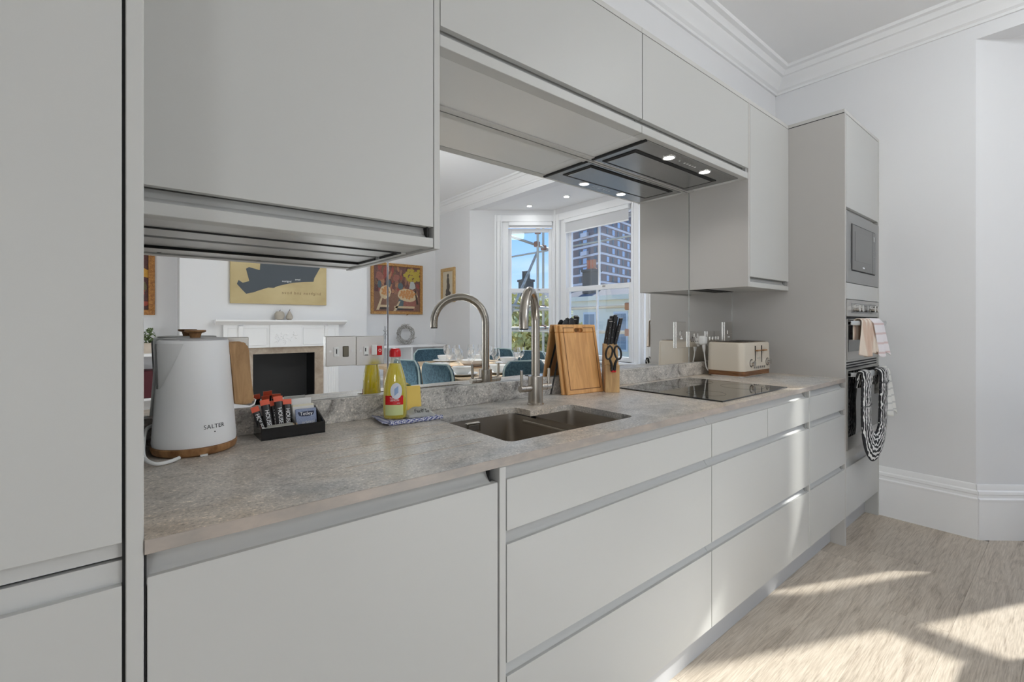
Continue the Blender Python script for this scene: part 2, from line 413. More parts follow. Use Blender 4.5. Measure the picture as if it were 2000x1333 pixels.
# ---------------------------------------------------------------- bay walls with sash windows and blinds
PANE = glass('window_glass', (0.97, 0.985, 0.98), 0.035)
BLIND = mat('blind_fabric', (0.62, 0.62, 0.63), 0.85)
def bay_side(idx, wname, O, T, NRM, L, o0, o1, g0, g1, bar, blind_z, side_word, place_word):
    """O inner corner, T along the wall, NRM outward; opening o0..o1, glass g0..g1"""
    O = Vector((*O, 0)); T = Vector((*T, 0)).normalized(); Nn = Vector((*NRM, 0)).normalized()
    M = Matrix(((T.x, Nn.x, 0, O.x), (T.y, Nn.y, 0, O.y), (0, 0, 1, 0), (0, 0, 0, 1)))
    zb, zt = .72, 2.58
    b_ = B()
    box(b_, 0, o0, 0, .13, 0, ZB); box(b_, o1, L, 0, .13, 0, ZB); box(b_, o0, o1, 0, .13, 0, zb); box(b_, o0, o1, 0, .13, zt, ZB)
    struct(wname, xform(b_, M), WALL)
    w = struct_root('window_%d' % idx)
    def part(name, b_, m, par=w, **k): return obj(name, xform(b_, M), m, par, **k)
    b_ = B()   # box frame
    box(b_, o0, g0-.045, .02, .12, zb, zt); box(b_, g1+.045, o1, .02, .12, zb, zt); box(b_, g0-.045, g1+.045, .02, .12, zt-.06, zt)
    part('window_frame', b_, TRIM)
    b_ = B()   # moulded architrave round the opening
    for x0, x1 in ((o0-.10, o0-.07), (o0-.065, o0-.02), (o0-.018, o0)):
        d = -.028 if x0 < o0-.08 else (-.016 if x0 < o0-.03 else -.022)
        box(b_, max(x0, 0.002), max(x1, .004), d, 0.0, .70, zt+.09, .003)
        box(b_, min(o1+(o0-x1), L-.004), min(o1+(o0-x0), L-.002), d, 0.0, .70, zt+.09, .003)
    box(b_, max(o0-.10, .002), min(o1+.10, L-.002), -.018, 0, zt, zt+.09, .003)
    part('architrave', b_, TRIM)
    b_ = B(); box(b_, max(o0-.11, .002), min(o1+.11, L-.002), -.06, .13, zb-.03, zb, .006); part('window_sill', b_, TRIM)
    mr0, mr1 = 1.605, 1.665
    for nm, za, zc, d in (('upper_sash', mr0, 2.50, .075), ('lower_sash', zb, mr1, .035)):
        b_ = B()
        box(b_, g0-.045, g0, d, d+.035, za, zc, .003); box(b_, g1, g1+.045, d, d+.035, za, zc, .003)
        lo = .06 if nm == 'lower_sash' else mr1-mr0
        hi = mr1-mr0 if nm == 'lower_sash' else .05
        box(b_, g0, g1, d, d+.035, za, za+lo, .003); box(b_, g0, g1, d, d+.035, zc-hi, zc, .003)
        s_ = part(nm, b_, TRIM)
        if bar is not None:
            b_ = B(); box(b_, bar-.011, bar+.011, d+.004, d+.031, za+lo, zc-hi, .003); part('glazing_bar', b_, TRIM, s_)
            for ga, gb in ((g0, bar-.011), (bar+.011, g1)):
                b_ = B(); box(b_, ga, gb, d+.015, d+.019, za+lo, zc-hi); part('window_pane', b_, PANE, s_, smooth=False)
        else:
            b_ = B(); box(b_, g0, g1, d+.015, d+.019, za+lo, zc-hi); part('window_pane', b_, PANE, s_, smooth=False)
        if nm == 'lower_sash' and idx != 3:
            b_ = B(); mid_ = (g0+g1)/2; box(b_, mid_+.10, mid_+.14, d-.02, d, mr1-.03, mr1-.012, .003); part('sash_catch', b_, CHROME, s_)
    bl = thing('roller_blind', 'pale roller blind %s' % place_word, 'blind', tuple(O + T*(o0+o1)/2 + Vector((0, 0, 2.53))))
    b_ = B(); box(b_, g0-.04, g1+.04, -.03, .012, 2.525, 2.575, .004); obj('cassette', xform(b_, M), TRIM, bl)
    b_ = B(); box(b_, g0-.03, g1+.03, -.008, -.005, blind_z, 2.53); obj('blind_fabric', xform(b_, M), BLIND, bl, smooth=False)
    b_ = B(); box(b_, g0-.03, g1+.03, -.012, -.002, blind_z-.012, blind_z+.004, .003); obj('bottom_bar', xform(b_, M), TRIM, bl)
bay_side(1, 'wall_bay_far', F0, (.895, .75), (.642, -.766), 1.1677, .44, 1.15, .577, 1.09, None, 2.50, 'far', 'rolled right up over the narrow bay window farthest from the units')
bay_side(2, 'wall_bay', F1, (0, 1), (1, 0), 1.39, .10, 1.29, .244, 1.207, .715, 2.395, 'front', 'pulled a little way down over the wide front bay window')
bay_side(3, 'wall_bay_near', N0, (.895, -.78), (.657, .754), 1.187, .44, 1.15, .577, 1.09, None, 2.50, 'near', 'rolled up over the narrow bay window nearest the ovens')
# corner posts of the bay
bm = B(); cyl(bm, (4.485, -1.80, 0), (4.485, -1.80, ZB), .03, n=12); cyl(bm, (4.485, -3.19, 0), (4.485, -3.19, ZB), .03, n=12); struct('trim_6', bm, TRIM)

# ---------------------------------------------------------------- recessed downlights (the room's lamps)
def downlight(x, y, z, label, power=LAMP_POWER, grp=None):   # lamp disc as wide as the lens
    t = thing('downlight', label, 'downlight', (x, y, z), grp)
    b_ = B(); hoop(b_, [(.030, -.001), (.031, -.004), (.042, -.004), (.044, -.001), (.044, 0), (.030, 0)], 24, (x, y, z)); obj('bezel', b_, WHITEP, t)
    b_ = B(); cyl(b_, (x, y, z-.0022), (x, y, z-.0012), .0305, n=20); obj('lens', b_, LAMP, t)
    l = bpy.data.lights.new('downlight_lamp', 'AREA'); l.shape = 'DISK'; l.size = .06; l.energy = power; l.spread = math.radians(170)
    l.color = (.95, 0.98, 1.0)
    lo = bpy.data.objects.new('downlight_lamp', l); COL.objects.link(lo); lo.parent = t; lo.location = (0, 0, -.008)
    return t
downlight(4.051, -3.237, ZB, 'recessed downlight in bay ceiling close to the narrow far window')
downlight(4.103, -2.607, ZB, 'recessed downlight in bay ceiling in front of the wide window')
# fill lamps added out of view behind and beside the camera
def opal(name, s): return mat(name, (.9, .9, .9), .3, emit=(.92, .97, 1.0, 1), estr=s)
t = thing('fill_pendant_lamp', 'added opal globe fill pendant hanging over the kitchen aisle', 'lamp', (1.75, -2.5, ZC))  # added to brighten the units and the ceiling
x_, y_ = 1.75, -2.5
b_ = B(); cyl(b_, (x_, y_, ZC-.025), (x_, y_, ZC), .05); obj('ceiling_rose', b_, WHITEP, t)
b_ = B(); cyl(b_, (x_, y_, 2.15), (x_, y_, ZC-.02), .004, n=8); obj('flex', b_, WHITEP, t)
b_ = B(); sphere(b_, (x_, y_, 2.02), .17, 24); obj('globe', b_, opal('opal_fill_pendant', FILL_PENDANT), t)
t = thing('fill_floor_lamp', 'added fill lamp with an opal globe standing unseen behind the camera', 'lamp', (-.9, -2.7, 0))  # added fill for the left units and the floor
x_, y_ = -.9, -2.7
b_ = B(); lathe(b_, [(0, 0), (.15, 0), (.15, .02), (.02, .03), (0, .03)], 28, (x_, y_, 0)); obj('base', b_, BLACKP, t)
b_ = B(); cyl(b_, (x_, y_, .02), (x_, y_, .90), .010); obj('pole', b_, BLACKP, t)
b_ = B(); sphere(b_, (x_, y_, 1.05), .17, 24); obj('globe', b_, opal('opal_fill_floor', FILL_FLOORLAMP), t)
t = thing('fill_globe_lamp', 'added low opal fill globe standing on the floor beside the dining table', 'lamp', (1.25, -2.25, 0))  # added fill for the lower drawers and floor
b_ = B(); lathe(b_, [(0, 0), (.11, 0), (.11, .03), (.06, .05), (0, .05)], 28, (1.25, -2.25, 0)); obj('base', b_, BLACKP, t)
b_ = B(); sphere(b_, (1.25, -2.25, .235), .19, 24); obj('globe', b_, opal('opal_fill_low', FILL_LOWLAMP), t)
t = thing('fill_globe_lamp', 'added low opal fill globe on the floor in the kitchen aisle by the table end', 'lamp', (1.55, -1.55, 0))  # added weaker fill for the drawers on the right
b_ = B(); lathe(b_, [(0, 0), (.10, 0), (.10, .03), (.06, .05), (0, .05)], 28, (1.55, -1.55, 0)); obj('base', b_, BLACKP, t)
b_ = B(); sphere(b_, (1.55, -1.55, .195), .155, 24); obj('globe', b_, opal('opal_fill_aisle', FILL_LOWLAMP*.45), t)
t = thing('fill_ceiling_lamp', 'added round opal fill lamp on the ceiling between the hob and the dining table', 'lamp', (2.55, -1.75, ZC))  # added fill for the right side of the room
b_ = B(); lathe(b_, [(0, 2.80), (.10, 2.80), (.15, 2.815), (.16, 2.84), (.16, 2.92), (.15, 2.93), (0, 2.93)], 28, (2.55, -1.75, 0)); obj('diffuser', b_, mat('opal_fill_drum', (.9, .9, .9), .3, emit=(.92, .97, 1.0, 1), estr=FILL_DRUM), t)
b_ = B(); cyl(b_, (2.55, -1.75, 2.93), (2.55, -1.75, ZC), .13); obj('base', b_, WHITEP, t)

# ================================================================ FIREPLACE WALL
SLIP = mat('beige_marble', lin(176, 160, 142), 0.35)
base(SLIP, ramp(SLIP, noise(SLIP, 9, 7, None, 0.65, 0.8), [(0.35, lin(160, 143, 126)), (0.65, lin(190, 175, 158))]))
SOOT = mat('fire_recess_black', (0.006, 0.006, 0.007), 0.5)
fp = thing('fireplace', 'white carved mantelpiece with beige marble slips and black fire recess', 'fireplace', (1.35, YB, 0))
b_ = B()
prism(b_, [(YB, 1.165), (YB+.07, 1.165), (YB+.085, 1.178), (YB+.11, 1.184), (YB+.135, 1.196), (YB+.15, 1.204), (YB+.15, 1.222), (YB, 1.222)], 'x', .66, 2.05)
obj('mantel_shelf', b_, TRIM, fp)
b_ = B(); box(b_, .74, 1.98, YB, YB+.055, .905, 1.165, .003); fz = obj('frieze', b_, TRIM, fp)
for x0, x1 in ((.78, 1.175), (1.555, 1.94)):
    b_ = B()
    for q in ((x0, x1, .930, .940), (x0, x1, 1.125, 1.135), (x0, x0+.01, .94, 1.125), (x1-.01, x1, .94, 1.125)): box(b_, q[0], q[1], YB+.055, YB+.062, q[2], q[3], .002)
    obj('frieze_panel', b_, TRIM, fz)
b_ = B(); box(b_, 1.19, 1.54, YB+.055, YB+.075, .905, 1.165, .004); tb = obj('centre_tablet', b_, TRIM, fp)
b_ = B()
for q in range(26):
    a_ = random.uniform(0, 6.28); x = 1.365+random.uniform(-.12, .12); z = 1.01+random.uniform(-.055, .055)
    tube(b_, [(x+.026*math.cos(a_)*t_, YB+.077, z+.026*math.sin(a_)*t_+.01*math.sin(t_*2)) for t_ in (-1, -.3, .4, 1)], [.002, .006, .005, .001], 6)
for x in (1.27, 1.45):
    sphere(b_, (x, YB+.075, 1.05), .012, 8)
obj('carved_relief', b_, TRIM, tb)
for x0 in (.74, 1.80):
    b_ = B(); box(b_, x0, x0+.18, YB, YB+.045, 0, .905, .003)
    box(b_, x0-.008, x0+.188, YB, YB+.06, 0, .14, .004)
    j = obj('pilaster', b_, TRIM, fp)
    for k_ in range(4):
        b_ = B(); cyl(b_, (x0+.045+k_*.03, YB+.045, .2), (x0+.045+k_*.03, YB+.045, .84), .009, n=8); obj('reeding', b_, TRIM, j)
    b_ = B(); prism(b_, [(YB+.045, .905), (YB+.10, .905+.24), (YB+.045, .905+.26)], 'x', x0+.14 if x0 < 1 else x0, x0+.18 if x0 < 1 else x0+.04); obj('corbel', b_, TRIM, fp)
b_ = B(); box(b_, .92, 1.80, YB, YB+.018, .83, .905); box(b_, .92, 1.03, YB, YB+.018, .02, .83); box(b_, 1.70, 1.80, YB, YB+.018, .02, .83); obj('marble_slip', b_, SLIP, fp)
b_ = B(); box(b_, 1.03, 1.70, YA+.02, YA+.03, 0, .83); box(b_, 1.03, 1.036, YA+.03, YB+.01, 0, .83); box(b_, 1.694, 1.70, YA+.03, YB+.01, 0, .83); box(b_, 1.03, 1.70, YA+.03, YB+.01, .824, .83); box(b_, 1.03, 1.70, YA+.03, YB+.01, 0, .006)
obj('fire_recess', b_, SOOT, fp)
b_ = B(); box(b_, .70, 2.02, YB, YB+.36, 0, .03, .004); obj('hearth', b_, SLIP, fp)

STONEORN = mat('stone_ornament', lin(176, 168, 156), 0.6)
t = thing('apple_ornament', 'grey stone apple ornament on the mantelpiece', 'ornament', (1.29, YB+.09, 1.222))
b_ = B(); lathe(b_, [(0, .012), (.02, .002), (.040, .008), (.054, .045), (.052, .075), (.036, .098), (.014, .100), (0, .090)], 20, (1.29, YB+.09, 1.220)); obj('body', b_, STONEORN, t)
b_ = B(); tube(b_, [(1.29, YB+.09, 1.306), (1.292, YB+.09, 1.325), (1.298, YB+.09, 1.338)], .003, 6); obj('stem', b_, mat('dark_twig', lin(70, 55, 45), 0.7), t)
t = thing('pear_ornament', 'grey stone pear ornament beside the stone apple', 'ornament', (1.395, YB+.09, 1.222))
b_ = B(); lathe(b_, [(0, .004), (.02, 0), (.036, .014), (.038, .034), (.030, .058), (.018, .080), (.012, .096), (.004, .104), (0, .104)], 20, (1.395, YB+.09, 1.222)); obj('body', b_, STONEORN, t)
b_ = B(); tube(b_, [(1.395, YB+.09, 1.322), (1.397, YB+.09, 1.335), (1.402, YB+.09, 1.345)], .0025, 6); obj('stem', b_, MATS['dark_twig'], t)

# map canvas over the mantel
CG = mat('canvas_gold', lin(190, 170, 122), 0.55)
base(CG, ramp(CG, noise(CG, 2.5, 3), [(0.3, lin(180, 160, 114)), (0.7, lin(200, 182, 136))]))
SLATE = mat('map_slate', lin(70, 77, 84), 0.6)
yc = YB + .04
t = thing('map_canvas', 'gold canvas with a slate map shape over the mantelpiece', 'picture', (1.32, YB, 1.4))
b_ = B(); box(b_, .805, 1.833, YB+.001, yc, 1.405, 2.12, .003); obj('canvas', b_, CG, t)
mp_ = [(1.112, 2.03), (1.835-.03, 2.03), (1.762, 1.873), (1.689, 1.734), (1.679, 1.688), (1.566, 1.679), (1.446, 1.662), (1.354, 1.637), (1.281, 1.614), (1.24, 1.592), (1.181, 1.593), (1.089, 1.557), (1.032, 1.532), (0.959, 1.513), (0.915, 1.562), (0.869, 1.619), (0.885, 1.663), (0.926, 1.634), (0.99, 1.657), (0.957, 1.793), (0.987, 1.814), (1.095, 1.787)]
b_ = B(); prism(b_, mp_, 'y', yc, yc+.0012); obj('map_shape', b_, SLATE, t, smooth=False)
b_ = B(); text(b_, 'brighton and hove', .047, frame_fn((1.545, yc+.0008, 1.54), (-1, 0, 0), (0, 0, 1), (0, 1, 0)), spacing=1.25); obj('lettering', b_, mat('gold_ink', lin(120, 98, 60), 0.6), t, smooth=False)
for w_, x_, z_ in (('brighton', 1.378, 1.675), ('hove', 1.499, 1.702)):
    b_ = B(); text(b_, w_, .03, frame_fn((x_, yc+.002, z_), (-1, 0, 0), (0, 0, 1), (0, 1, 0))); obj('place_name', b_, WHITEINK, t, smooth=False)

# ---- paintings
def disc(b_, x, z, rx, rz, yy, n=14, rot=0.0, jit=0.0):
    P = []
    for i in range(n):
        a_ = 2*PI*i/n; k_ = 1+random.uniform(-jit, jit)
        px, pz = rx*k_*math.cos(a_), rz*k_*math.sin(a_)
        P.append((x+px*math.cos(rot)-pz*math.sin(rot), z+px*math.sin(rot)+pz*math.cos(rot)))
    vs = [b_.verts.new((p[0], yy, p[1])) for p in P]; b_.faces.new(vs)
def poly(b_, pts, yy): b_.faces.new([b_.verts.new((p[0], yy, p[1])) for p in pts])
def paint(name, rgb):
    m = mat(name, lin(*rgb), 0.55)
    if not m.get('tex'):
        m['tex'] = 1
        a = lin(*[max(0, q-22) for q in rgb]); c_ = lin(*[min(255, q+22) for q in rgb])
        base(m, ramp(m, noise(m, 55, 4, None, 0.7, 2.0), [(0.35, a), (0.65, c_)]))
    return m
def frame(t, x0, x1, z0, z1, y0, m, wd=.04, dp=.035):
    b_ = B(); box(b_, x0, x1, y0, y0+dp, z1-wd, z1, .004); box(b_, x0, x1, y0, y0+dp, z0, z0+wd, .004)
    box(b_, x0, x0+wd, y0, y0+dp, z0+wd, z1-wd, .004); box(b_, x1-wd, x1, y0, y0+dp, z0+wd, z1-wd, .004); obj('picture_frame', b_, m, t)
t = thing('still_life_painting', 'gilt framed painting of baskets and yellow flowers in the right alcove', 'painting', (2.945, YA, 1.31))
X0, X1, Z0, Z1 = 2.545, 3.345, 1.315, 2.045
frame(t, X0, X1, Z0, Z1, YA, GOLDW)
yl = YA+.012
b_ = B(); box(b_, X0+.035, X1-.035, YA, yl, Z0+.035, Z1-.035); cv = obj('painted_canvas', b_, paint('paint_maroon', (112, 78, 72)), t, smooth=False)
def layer(nm, rgb, fn, k_):
    b_ = B(); fn(b_, yl+.0007*k_); obj('painted_patch', b_, paint(nm, rgb), cv, smooth=False)['kind'] = 'stuff'
U = lambda u: X0 + u*(X1-X0)
V = lambda w_: Z0 + w_*(Z1-Z0)
random.seed(21)
for k_, c_ in enumerate(((146, 104, 84), (96, 62, 58), (168, 120, 90), (120, 92, 70), (150, 76, 66))):
    layer('paint_stroke_%d' % k_, c_, lambda b_, y_: [disc(b_, U(random.uniform(.08, .92)), V(random.uniform(.08, .93)), random.uniform(.012, .03), random.uniform(.03, .075), y_+.00001*q-.0005, 8, random.uniform(-.4, .4), .3) for q in range(22)], 1)
layer('paint_brown', (128, 94, 76), lambda b_, y_: poly(b_, [(U(.06), V(.06)), (U(.94), V(.06)), (U(.94), V(.34)), (U(.06), V(.44))], y_), 1)
layer('paint_rose', (150, 96, 84), lambda b_, y_: (disc(b_, U(.16), V(.74), .06, .06, y_, jit=.2), disc(b_, U(.48), V(.72), .05, .05, y_, jit=.2), poly(b_, [(U(.55), V(.07)), (U(.84), V(.07)), (U(.90), V(.34)), (U(.62), V(.26))], y_)), 2)
layer('paint_teal', (84, 100, 106), lambda b_, y_: (disc(b_, U(.16), V(.58), .03, .055, y_), disc(b_, U(.33), V(.60), .036, .06, y_), disc(b_, U(.56), V(.56), .04, .05, y_), poly(b_, [(U(.46), V(.08)), (U(.60), V(.08)), (U(.66), V(.5)), (U(.60), V(.5))], y_)), 3)
layer('paint_yellow', (178, 158, 62), lambda b_, y_: [disc(b_, U(.78)+random.uniform(-.115, .115), V(.78)+random.uniform(-.085, .085), .03, .026, y_+.00002*q, 9, 0, .3) for q in range(26)], 3)
layer('paint_cream', (205, 184, 150), lambda b_, y_: (disc(b_, U(.70), V(.38), .16, .095, y_, 20, -.1, .06), disc(b_, U(.27), V(.43), .085, .10, y_, 20, -.35, .06), poly(b_, [(U(.10), V(.08)), (U(.15), V(.08)), (U(.22), V(.33)), (U(.19), V(.33))], y_), poly(b_, [(U(.42), V(.06)), (U(.47), V(.06)), (U(.56), V(.26)), (U(.53), V(.26))], y_), poly(b_, [(U(.44), V(.12)), (U(.84), V(.12)), (U(.84), V(.16)), (U(.44), V(.16))], y_), poly(b_, [(U(.16), V(.14)), (U(.34), V(.14)), (U(.34), V(.18)), (U(.16), V(.18))], y_)), 4)
layer('paint_vase', (178, 180, 178), lambda b_, y_: poly(b_, [(U(.73), V(.52)), (U(.80), V(.50)), (U(.86), V(.53)), (U(.85), V(.60)), (U(.82), V(.66)), (U(.76), V(.66))], y_), 5)
layer('paint_fruit', (196, 138, 84), lambda b_, y_: [disc(b_, U(.70)+.125*math.cos(q*2.4)*math.sqrt(q/26), V(.40)+.065*math.sin(q*2.4)*math.sqrt(q/26), .019, .019, y_+.00002*q, 9) for q in range(26)] + [disc(b_, U(.27)+.055*math.cos(q*2.4)*math.sqrt(q/14), V(.45)+.07*math.sin(q*2.4)*math.sqrt(q/14), .017, .017, y_+.00002*q, 9) for q in range(14)], 6)
layer('paint_dark', (62, 50, 46), lambda b_, y_: (poly(b_, [(U(.50), V(.08)), (U(.82), V(.08)), (U(.82), V(.11)), (U(.50), V(.11))], y_), poly(b_, [(U(.17), V(.09)), (U(.33), V(.09)), (U(.33), V(.13)), (U(.17), V(.13))], y_), poly(b_, [(U(.88), V(.2)), (U(.92), V(.2)), (U(.86), V(.5)), (U(.84), V(.47))], y_)), 6)

t = thing('flower_painting', 'dark painting with yellow flowers in a gilt frame above the plant', 'painting', (-.2, YA, 1.27))
X0, X1, Z0, Z1 = -.62, .160, 1.27, 2.05
frame(t, X0, X1, Z0, Z1, YA, wood('gilt_dark', lin(120, 72, 30), lin(188, 132, 66), .4, (6, 6, 6), 8), .055)
b_ = B(); box(b_, X0+.05, X1-.05, YA, yl, Z0+.05, Z1-.05); cv = obj('painted_canvas', b_, paint('paint_oxblood', (74, 36, 34)), t, smooth=False)
layer('paint_ochre', (188, 138, 42), lambda b_, y_: [disc(b_, U(random.uniform(.35, .92)), V(random.uniform(.55, .92)), .05, .045, y_+.00003*q, 10, 0, .3) for q in range(18)], 2)
layer('paint_olive', (92, 84, 50), lambda b_, y_: [disc(b_, U(random.uniform(.5, .92)), V(random.uniform(.2, .6)), .03, .05, y_+.00003*q, 10, 0, .3) for q in range(10)], 1)
layer('paint_brick', (142, 54, 38), lambda b_, y_: [disc(b_, U(random.uniform(.5, .92)), V(random.uniform(.12, .4)), .035, .03, y_+.00003*q, 10, 0, .3) for q in range(10)], 3)

# small framed print on the end wall
PINE = wood('pine_frame', lin(176, 140, 88), lin(206, 174, 122), .45, (6, 6, 6), 6)
t = thing('framed_print', 'small pine framed print of a dark figure on the end wall', 'picture', (EX, -4.49, 1.49))
b_ = B(); y0, y1, z0, z1 = -4.685, -4.30, 1.492, 1.995
box(b_, EX-.025, EX, y0, y1, z1-.05, z1, .003); box(b_, EX-.025, EX, y0, y1, z0, z0+.05, .003); box(b_, EX-.025, EX, y0, y0+.05, z0+.05, z1-.05, .003); box(b_, EX-.025, EX, y1-.05, y1, z0+.05, z1-.05, .003)
obj('picture_frame', b_, PINE, t)
b_ = B(); box(b_, EX-.012, EX, y0+.045, y1-.045, z0+.045, z1-.045); mt = obj('mount_card', b_, mat('mount_cream', lin(206, 196, 174), 0.8), t, smooth=False)
b_ = B()
yy = (y0+y1)/2
for q, (dy, dz, ry, rz) in enumerate(((0, .39, .026, .03), (.0, .31, .036, .06), (.01, .23, .045, .06), (-.01, .16, .05, .05), (.03, .13, .05, .03), (-.03, .115, .04, .025))):
    vs = [b_.verts.new((EX-.0125-.0002*q, yy+dy+ry*math.cos(2*PI*i/12), z0+dz+rz*math.sin(2*PI*i/12))) for i in range(12)]; b_.faces.new(vs)
obj('printed_figure', b_, paint('print_grey', (84, 80, 76)), mt, smooth=False)

# alcove units
t = thing('alcove_shelf_unit', 'white low shelf unit fitted in the alcove beside the fireplace', 'shelf', (2.95, YA, 0))
b_ = B(); box(b_, 2.37, EX-.012, YA+.002, YA+.34, .845, .875, .003); obj('top_board', b_, TRIM, t)
for x in (2.37, 3.005, EX-.04):
    b_ = B(); box(b_, x, x+.025, YA+.002, YA+.33, 0, .845, .002); obj('upright', b_, TRIM, t)
for z in (.42, .06):
    b_ = B(); box(b_, 2.395, EX-.04, YA+.004, YA+.32, z, z+.022); obj('shelf_board', b_, TRIM, t)
t = thing('alcove_shelf_unit', 'white shelf unit in the left alcove under the flower painting', 'shelf', (-.3, YA, 0))
b_ = B(); box(b_, -1.0, .345, YA+.002, YA+.34, .845, .875, .003); obj('top_board', b_, TRIM, t)
for x in (-1.0, -.35, .32):
    b_ = B(); box(b_, x, x+.025, YA+.002, YA+.33, 0, .845, .002); obj('upright', b_, TRIM, t)
b_ = B(); box(b_, -.975, .32, YA+.004, YA+.32, .40, .422); obj('shelf_board', b_, TRIM, t)
o = B(); box(o, -.20, .20, YA+.04, YA+.30, .422, .70, .008); tag(obj('storage_box', o, mat('burgundy_box', lin(78, 16, 28), .6)), 'dark burgundy box on the shelf below the potted plant', 'box')
t = thing('potted_plant', 'small green leafy plant in cream pot on the left alcove shelf', 'plant', (.09, YA+.2, .875))
b_ = B(); lathe(b_, [(0, 0), (.055, 0), (.068, .10), (.072, .105), (.064, .106), (.060, .09), (0, .09)], 20, (.09, YA+.2, .875)); obj('pot', b_, mat('pot_cream', lin(206, 192, 176), .7), t)
b_ = B()
for q in range(150):
    a_ = random.uniform(0, 6.28); h = random.uniform(.0, .16); r_ = .085*math.sqrt(random.random())*(1-.4*abs(h-.07)/.09)
    c_ = Vector((.09+r_*math.cos(a_), YA+.2+r_*math.sin(a_), .965+h)); d_ = Vector((random.uniform(-1, 1), random.uniform(-1, 1), random.uniform(-.3, 1))).normalized(); e_ = d_.cross(Vector((random.random(), random.random(), random.random()))).normalized()
    s_ = .018; b_.faces.new([b_.verts.new(c_-d_*s_), b_.verts.new(c_+e_*s_*.6), b_.verts.new(c_+d_*s_), b_.verts.new(c_-e_*s_*.6)])
lf = mat('leaf_green', lin(66, 92, 44), .5); base(lf, ramp(lf, noise(lf, 60, 2), [(.35, lin(44, 66, 32)), (.65, lin(112, 132, 72))])); o = obj('leaves', b_, lf, t, smooth=False); o['kind'] = 'stuff'
t = thing('twig_wreath', 'round whitewashed twig wreath standing on the alcove shelf', 'wreath', (3.035, YA+.1, .877))
b_ = B()
for q in range(46):
    a0 = random.uniform(0, 6.28); rr = .118+random.uniform(-.03, .03); yy = random.uniform(-.022, .022)
    tube(b_, [(3.035+(rr+.012*math.sin(3*k_+q))*math.cos(a0+k_*.28), YA+.1+yy+.012*math.sin(k_*2+q), 1.024+(rr+.012*math.sin(3*k_+q))*math.sin(a0+k_*.28)) for k_ in range(7)], .0042, 5)
tw = mat('white_twig', lin(196, 192, 186), .8); base(tw, ramp(tw, noise(tw, 40, 3), [(.42, lin(84, 78, 72)), (.55, lin(214, 211, 206))])); obj('twigs', b_, tw, t, wn=False)
t = thing('wire_star', 'thin white wire snowflake ornament standing beside the wreath', 'ornament', (2.72, YA+.1, .877))
b_ = B()
for k_ in range(4):
    a_ = PI/8+k_*PI/4; tube(b_, [(2.72-.03*math.cos(a_), YA+.1, 1.05-.10*math.sin(a_)), (2.72+.03*math.cos(a_), YA+.1, 1.05+.10*math.sin(a_))], .003, 5)
tube(b_, [(2.72, YA+.1, .877), (2.72, YA+.1, 1.05)], .003, 5); cyl(b_, (2.72, YA+.1, .875), (2.72, YA+.1, .882), .025); obj('wires', b_, mat('grey_wire', lin(150, 150, 152), .4, .6), t)
# ================================================================ KITCHEN UNITS
FY = -0.5973          # door faces of the base run
UY = -0.3242          # door faces of the wall units
WT = 0.891            # worktop height
XT0, XT1 = 2.9228, 3.5543
RAIL = mat('handle_rail', (0.50, 0.50, 0.49), 0.4, spec=0.35)
BV = .0012
def door(t, name, x0, x1, z0, z1, fy, th=.019, label=None):
    b_ = B(); box(b_, x0, x1, fy, fy+th, z0, z1, BV, 2); o = obj(name, b_, CAB, t)
    if label: o['label'] = label
    return o
def rail(t, x0, x1, z0, z1, fy, deep=.024):
    """recessed handleless channel: a shallow scoop between two fronts"""
    P = [(fy+deep+.012, z0-.012), (fy+.004, z0-.012), (fy+.004, z0-.002)]
    P += [(fy+.004+(deep-.004)*math.sin(q/6*PI/2), z0-.002+(z1-z0+.002)*(q/6)**1.4) for q in range(1, 7)]
    P += [(fy+deep+.012, z1)]
    b_ = B(); prism(b_, P, 'x', x0, x1); return obj('handle_rail', b_, RAIL, t)
def carcass(t, x0, x1, z0, z1, fy, back=-.01, top=False):
    b_ = B()
    box(b_, x0, x0+.016, fy+.040, back, z0, z1); box(b_, x1-.016, x1, fy+.040, back, z0, z1); box(b_, x0, x1, fy+.040, back, z0, z0+.016)
    box(b_, x0, x1, fy+.040, fy+.046, z0, z1)
    if top: box(b_, x0, x1, fy+.04, back, z1-.016, z1)
    return obj('carcass', b_, CABIN, t)

# --- left tall housing (fridge freezer behind two doors)
t = thing('tall_cabinet', 'tall handleless pale grey cabinet at the left end of the kitchen', 'cabinet', (-.32, FY, 0))
b_ = B(); box(b_, -.0188, 0, FY, 0.0, 0, 2.33, BV); obj('side_panel', b_, CAB, t)
carcass(t, -.64, -.0195, .15, 2.30, FY, top=True)
door(t, 'upper_door', -.638, -.0225, .894, 2.2955, FY)
door(t, 'lower_door', -.638, -.0225, .155, .838, FY)
b_ = B(); box(b_, -.64, -.021, FY+.012, FY+.03, .872, .8945); obj('door_grip', b_, RAIL, t)
b_ = B(); box(b_, -.64, -.021, FY+.010, FY+.03, .838, .868); obj('door_grip', b_, RAIL, t)
b_ = B(); box(b_, -.64, -.034, FY+.020, FY+.036, .8675, .8725); obj('shadow_gap', b_, DARK, t)
b_ = B(); box(b_, -.0224, -.0189, FY+.006, FY+.03, .15, 2.30); obj('shadow_gap', b_, DARK, t)
b_ = B(); box(b_, -.64, -.019, FY+.06, FY+.075, 0, .15); obj('kick_board', b_, CAB, t)
b_ = B(); box(b_, -.64, -.0189, FY+.012, 0, 2.30, 2.33); obj('top_fillet', b_, CABIN, t)

